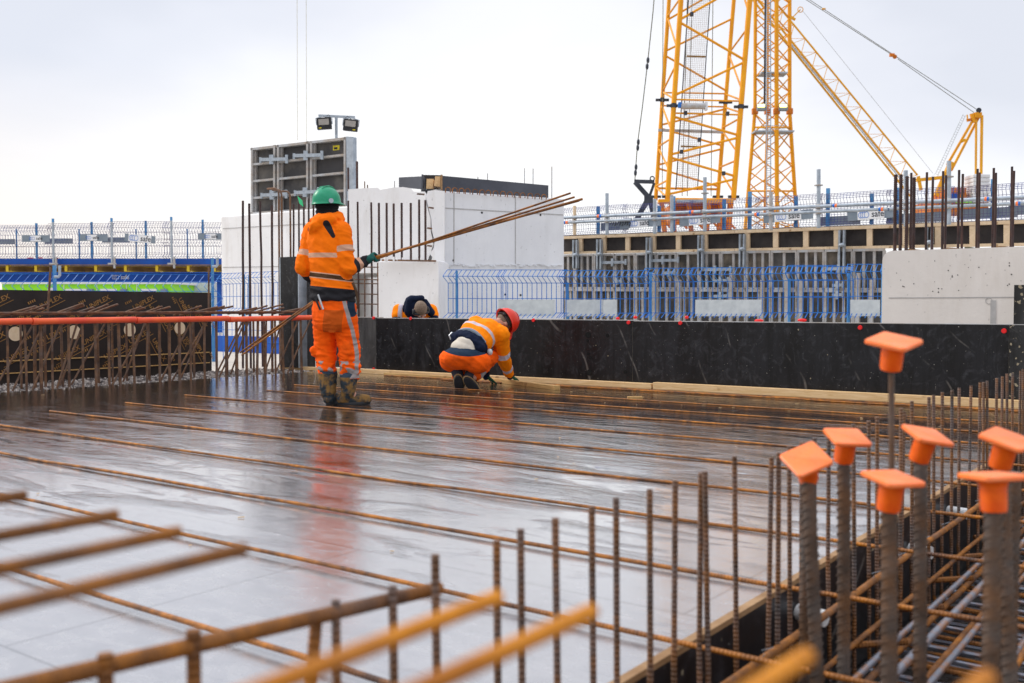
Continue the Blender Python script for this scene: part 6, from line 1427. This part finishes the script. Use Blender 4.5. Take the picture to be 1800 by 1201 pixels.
mb.sphere(c2h+U2*.03-F2*.015, (.079, .100, .098), (F2.cross(U2), F2, U2)); remesh(mb, 'hair', 'hair', W2, .007, 1, lambda p: .003*noise.noise(p*60))
mb = MB(); mb.sphere(c2h-U2*.065+F2*.035, (.060, .066, .05), (F2.cross(U2), F2, U2)); remesh(mb, 'beard', 'hair', W2, .007, 1, lambda p: .003*noise.noise(p*60))
helmet(c2h+U2*.055-F2*.012, (F2+U2*.08).normalized(), U2, 'helmetred', W2, 1.04)
mb = MB(); Rh = F2.cross(U2)
mb.path([c2h+(-F2*.105*math.cos(a)+Rh*.092*math.sin(a))+U2*.012 for a in [R(x) for x in range(-100, 101, 20)]], .015, 6); mb.box(c2h-F2*.115+U2*.02, (.10, .02, .05), (Rh, F2, U2)); mb.sphere(c2h-F2*.10+Rh*.05+U2*.02, (.028, .03, .026)); mb.build('goggle_strap', 'black', W2, bevel=.003)
# jacket
mb = MB()
hem = k['pel']+(k['chest']-k['pel'])*.40
mb.loft([oval(hem+bk*.02, side, bk, .185, .130), oval(hem+ax*.06+bk*.02, side, bk, .20, .150), oval(k['chest']-ax*.06+bk*.01, side, bk, .205, .155), oval(k['chest']+ax*.05, side, bk, .195, .145), oval(k['neck']-ax*.06, side, bk, .15, .115), oval(k['neck'], side, bk, .09, .085)])
mb.caps(k['rs']-side*.02, k['re'], .094, .082); mb.caps(k['re'], k['rw']-(k['rw']-k['re'])*.12, .080, .054); mb.caps(k['ls']+side*.02, k['le'], .09, .078); mb.caps(k['le'], k['lw']-(k['lw']-k['le'])*.3, .075, .052); mb.caps(k['ls'], k['rs'], .09, .09)
mb.caps(k['neck']-side*.07, k['neck']+side*.07, .05, .05)
def fold3(p): q = Vector((p.dot(side)*6, p.dot(ax)*11, p.dot(bk)*6)); return .004*noise.noise(q)+crease(p, (ax*.9+side*.4).normalized(), 1.0, .0075, 2.)
def wh2(p):
    dR, tR = segd(p, k['rs'], k['re']); dF, tF = segd(p, k['re'], k['rw']); dT, _ = segd(p, hem, k['chest'])
    if dF < .098 and dF <= dR+.0: return 'f', tF
    if dR < .105 and dT > .17: return 'r', tR
    return 't', (p-hem).dot(ax)
def refl3(p):
    n, t = wh2(p)
    if n == 't': return abs(t-.17)-.022
    if n == 'r': return abs(t-.85)*.27-.028
    return abs(t-.62)*.36-.026
remesh(mb, 'jacket', 'jacket2', W2, .0078, 3, fold3, dict(b_reflect=refl3))
for a, b in (('re', 'rw'), ('le', 'lw')):
    mb = MB(); d = (k[b]-k[a]); mb.caps(k[a]+d*.70, k[b]+d.normalized()*.01, .052, .042); remesh(mb, 'cuff', 'navy', W2, .007, 2, lambda p: .004*math.sin(p.z*150))
# navy inner jacket bunched above the belt, cream shirt, trousers
mb = MB(); c0 = hem-ax*.02+bk*.035
mb.loft([oval(hem-ax*.11+bk*.04, side, bk, .16, .090), oval(hem-ax*.08+bk*.045, side, bk, .198, .135), oval(hem-ax*.02+bk*.03, side, bk, .205, .155), oval(hem+ax*.03+bk*.02, side, bk, .203, .153), oval(hem+ax*.05, side, bk, .17, .12)])
mb.caps(hem-ax*.055-side*.15+bk*.10, hem-ax*.06+side*.17+bk*.08, .045, .055)
remesh(mb, 'inner_jacket', 'navy', W2, .0075, 3, lambda p: .011*noise.noise(Vector((p.dot(side)*9, p.dot(ax)*20, p.dot(bk)*9)))+.006*noise.noise(p*26))
mb = MB(); mb.path([hem+side*s*.01+ax*(.038-.00006*s*s)+bk*(.175-.0003*s*s) for s in range(-17, 18, 2)], .022, 8); mb.build('hem_band', 'signgrey', W2, smooth=True)
mb = MB(); mb.sphere(k['pel']+ax*.07+bk*.035, (.150, .10, .14), (side, ax, bk)); mb.sphere(k['pel']+ax*.02+bk*.03, (.16, .09, .115), (side, ax, bk)); remesh(mb, 'shirt', 'shirt', W2, .008, 3, lambda p: .003*noise.noise(p*18))
mb = MB()
pb_ = -FH*.55-RT*.25
mb.sphere(k['pel']-UP*.045-FH*.01, (.25, .20, .125), (RT, FH, UP)); mb.sphere(k['lh']-RT*.03-UP*.035, (.13, .15, .12)); mb.sphere(k['rh']+RT*.03-UP*.04, (.14, .15, .12))
for a, b, r1, r2 in (('lh', 'lk', .11, .10), ('rh', 'rk', .115, .105)): mb.caps(k[a]-UP*.03, k[b], r1, r2)
for a, b, ang in (('lk', 'la', .86), ('rk', 'ra', .86)): mb.caps(k[a]-UP*.01, k[a]+(k[b]-k[a])*ang, .088, .074)
def fold4(p): q = Vector((p.dot(RT)*7, p.dot(FH)*6, p.z*13)); return .004*noise.noise(q)+crease(p, (UP*.8+RT*.5).normalized(), 1.0, .0075, 7.)
def third4(p):
    q = p-k['pel']; x = q.dot(RT)/.2; return (.012+.03*x*x-.02*x-.028)-q.z if q.dot(FH) < .3 else 1
def refl4(p):
    r = 1.
    for a, b in (('lk', 'la'), ('rk', 'ra')): d, t = segd(p, k[a], k[b]); r = min(r, max(abs(t-.75)*.4-.05, d-.105))
    return r if p.z < k['rk'].z-.06 else 1.
remesh(mb, 'trousers', 'trouser', W2, .0078, 3, fold4, dict(b_third=third4, b_reflect=refl4))
mb = MB(); mb.path([K(793, 597, .10), K(790, 590, .10), K(794, 585, .10), K(800, 588, .10), K(801, 597, .10)], .012, 8); mb.build('belt_tool', 'chrome', W2, smooth=True)
mb = MB(); mb.tube(K(846, 632, -.06), K(858, 627, -.02), .014, n=8); mb.build('pocket_tool', 'black', W2, smooth=True); mb = MB(); mb.sphere(K(861, 619, .05), (.03, .03, .035), n=10, k=8); mb.build('tape_measure', 'plate', W2, smooth=True)
# boots: toes on the deck, heels raised, soles towards the viewer
def boot2(ank, ball, top):
    mb = MB(); d = (ball-ank); up_ = d.normalized()
    mb.caps(top, ank, .062, .056); mb.caps(ank, ball, .054, .048); toe = ball+FH*.085+UP*.0; mb.caps(ball, toe, .047, .042)
    b = remesh(mb, 'boot', 'boot2', W2, .007, 3, lambda p: .003*noise.noise(p*35), dict(b_reflect=lambda p: (.02-(p-ank).z)))
    back = -FH*.70+(-UP)*.35; d2 = (ball-ank).normalized(); n_ = (back-d2*back.dot(d2)).normalized(); xx = d2.cross(n_); c = ank*.42+ball*.58+n_*.040; rings = []
    for z, s in ((0, 1.), (.020, 1.), (.026, .94)): rings.append([c+n_*z+d2*(.118*s*math.sin(a))+xx*(.048*s*math.cos(a)*(1-.12*math.sin(a))) for a in [2*math.pi*i/22 for i in range(22)]])
    mb = MB(); mb.loft(rings); s_ = mb.build('sole', 'black', b, smooth=True)
    mb = MB(); mb.path([c-n_*.002+d2*.121*math.sin(a)+xx*.050*math.cos(a)*(1-.12*math.sin(a)) for a in [2*math.pi*i/22 for i in range(23)]], .009, 6, cap=False); mb.build('welt', 'leatherpale', b, smooth=True)
M['leatherpale'] = plain('pale_leather', (.38, .25, .12), (.22, .14, .07), 20, .7, bump=.3)
boot2(K(806, 664, .02), K(808, 678, .07), K(803, 653, .06)); boot2(K(823, 666, -.02), K(835, 679, .02), K(829, 655, .04))
mb = MB(); openhand(mb, k['rw']+GR*.015, GR, -FH+RT*.2, dn, 1.08); remesh(mb, 'glove', 'glove2', W2, .005, 2)
mb = MB(); openhand(mb, k['lw']+GL*.015, GL, FH*.6-UP*.1, dn, 1.08, bend=.12, spread=.05); remesh(mb, 'glove', 'glove2', W2, .005, 2)

# ---------- worker bent down behind the wall
T3 = 13.15
def Q(u, v, dy=0.): return D(u, v, T3+dy)
W3 = thing('person', Vector((*Q(728, 600, .45).xy, -.03)), 'bareheaded worker bent down behind the dark wall, navy hood and hi-vis vest', 'person')
F3 = (-FH*.35-UP*.85+RT*.25).normalized(); U3 = (-FH*.75+UP*.40+RT*.15); U3 = (U3-F3*U3.dot(F3)).normalized(); hc = Q(740, 546, -.12)
q = dict(neck=Q(731, 548, .10), chest=Q(726, 556, .38), pel=Q(722, 590, .78), ls=Q(702, 547, .24), rs=Q(757, 547, .20), le=Q(697, 585, .12), re=Q(768, 584, .08), lw=Q(716, 606, .0), rw=Q(752, 606, -.02), lk=Q(706, 646, .45), rk=Q(742, 646, .42), la=Q(704, 650, .92), ra=Q(742, 650, .9))
for n_ in ('lk', 'rk', 'la', 'ra'): q[n_].z = .05
mb = MB(); head_shape(mb, hc, F3, U3); mb.caps(hc, q['neck'], .058, .062)
s3 = (q['rs']-q['ls']).normalized(); a3 = (q['neck']-q['pel']).normalized(); b3 = s3.cross(a3)
mb.loft([oval(q['pel'], s3, b3, .15, .10), oval(q['chest'], s3, b3, .17, .11), oval(q['neck']-a3*.04, s3, b3, .12, .08)])
for a, b, r1, r2 in (('ls', 'le', .05, .04), ('le', 'lw', .04, .028), ('rs', 're', .05, .04), ('re', 'rw', .04, .028), ('pel', 'lk', .09, .058), ('lk', 'la', .052, .04), ('pel', 'rk', .09, .058), ('rk', 'ra', .052, .04), ('ls', 'rs', .05, .05)): mb.caps(q[a], q[b], r1, r2)
openhand(mb, q['lw'], (RT*.5-FH*.5-UP*.6), RT, -FH*.2-UP, .9); openhand(mb, q['rw'], (-RT*.5-FH*.5-UP*.6), -RT, -FH*.2-UP, .9)
remesh(mb, 'body', 'skin', W3, .009, 2); eyes(hc, F3, U3, W3)
mb = MB(); mb.sphere(hc+U3*.025-F3*.018, (.083, .103, .105), (F3.cross(U3), F3, U3)); remesh(mb, 'hair', 'hair', W3, .007, 1, lambda p: .0035*noise.noise(p*70))
Rh = F3.cross(U3); mb = MB(); mb.path([hc+U3*(.06*math.cos(a))+Rh*.100*math.sin(a)+F3*.065*abs(math.cos(a))-U3*.03 for a in [R(x) for x in range(-95, 96, 19)]], .017, 8)
for s in (-1, 1): mb2 = MB(); mb2.sphere(hc+Rh*.095*s-U3*.01, (.02, .045, .04), (Rh, F3, U3), n=12, k=8); mb2.build('ear_cup', 'black', W3, smooth=True)
mb.build('mask_strap', 'black', W3, smooth=True)
mb = MB(); mb.loft([oval(q['pel'], s3, b3, .19, .15), oval(q['chest']-a3*.12, s3, b3, .20, .15), oval(q['chest'], s3, b3, .205, .15), oval(q['neck']-a3*.08, s3, b3, .18, .12), oval(q['neck'], s3, b3, .10, .09)])
for a, b, r1, r2 in (('ls', 'le', .085, .07), ('le', 'lw', .068, .048), ('rs', 're', .085, .07), ('re', 'rw', .068, .048), ('ls', 'rs', .08, .08)): mb.caps(q[a], q[b], r1, r2)
remesh(mb, 'navy_jacket', 'navy', W3, .009, 3, lambda p: .009*noise.noise(p*12))
mb = MB()                                   # hood: an open cowl behind and left of the head
mb.sphere(Q(726, 539, .14), (.135, .12, .155)); mb.sphere(Q(735, 532, .14), (.10, .09, .09)); mb.caps(Q(716, 550, .06), Q(721, 527, .04), .045, .05); mb.caps(Q(721, 526, .04), Q(742, 524, .04), .045, .035); mb.caps(Q(748, 530, .08), Q(758, 550, .06), .035, .05)
remesh(mb, 'hood', 'navy', W3, .008, 3, lambda p: .008*noise.noise(p*16))
mb = MB(); mb.loft([oval(q['chest']-a3*.32, s3, b3, .195, .155), oval(q['chest']-a3*.12, s3, b3, .212, .162), oval(q['chest'], s3, b3, .215, .162), oval(q['neck']-a3*.10, s3, b3, .20, .14), oval(q['neck']-a3*.03, s3, b3, .14, .105)])
mb.caps(q['ls']-s3*.0, q['ls']+(q['le']-q['ls'])*.22, .100, .096); mb.caps(q['rs'], q['rs']+(q['re']-q['rs'])*.2, .098, .094)
def refl5(p): x = (p-q['chest']).dot(s3); return min(abs(abs(x)-.125)-.026, abs((p-q['chest']).dot(a3)+.16)-.026)
remesh(mb, 'vest', 'jacket2', W3, .009, 3, lambda p: .008*noise.noise(p*12), dict(b_reflect=refl5))
mb = MB(); mb.sphere(q['pel'], (.20, .18, .17))
for a, b, r1, r2 in (('pel', 'lk', .13, .10), ('lk', 'la', .09, .07), ('pel', 'rk', .13, .10), ('rk', 'ra', .09, .07)): mb.caps(q[a], q[b], r1, r2)
remesh(mb, 'trousers', 'trouser', W3, .010, 3, lambda p: .010*noise.noise(p*12))
for n_ in ('la', 'ra'): mb = MB(); mb.caps(q[n_], q[n_]+FH*.08-UP*.02, .055, .05); mb.caps(q[n_]+FH*.08-UP*.02, q[n_]+FH*.10-UP*.05+FH*.0, .05, .045); remesh(mb, 'boot', 'boot2', W3, .008, 2)
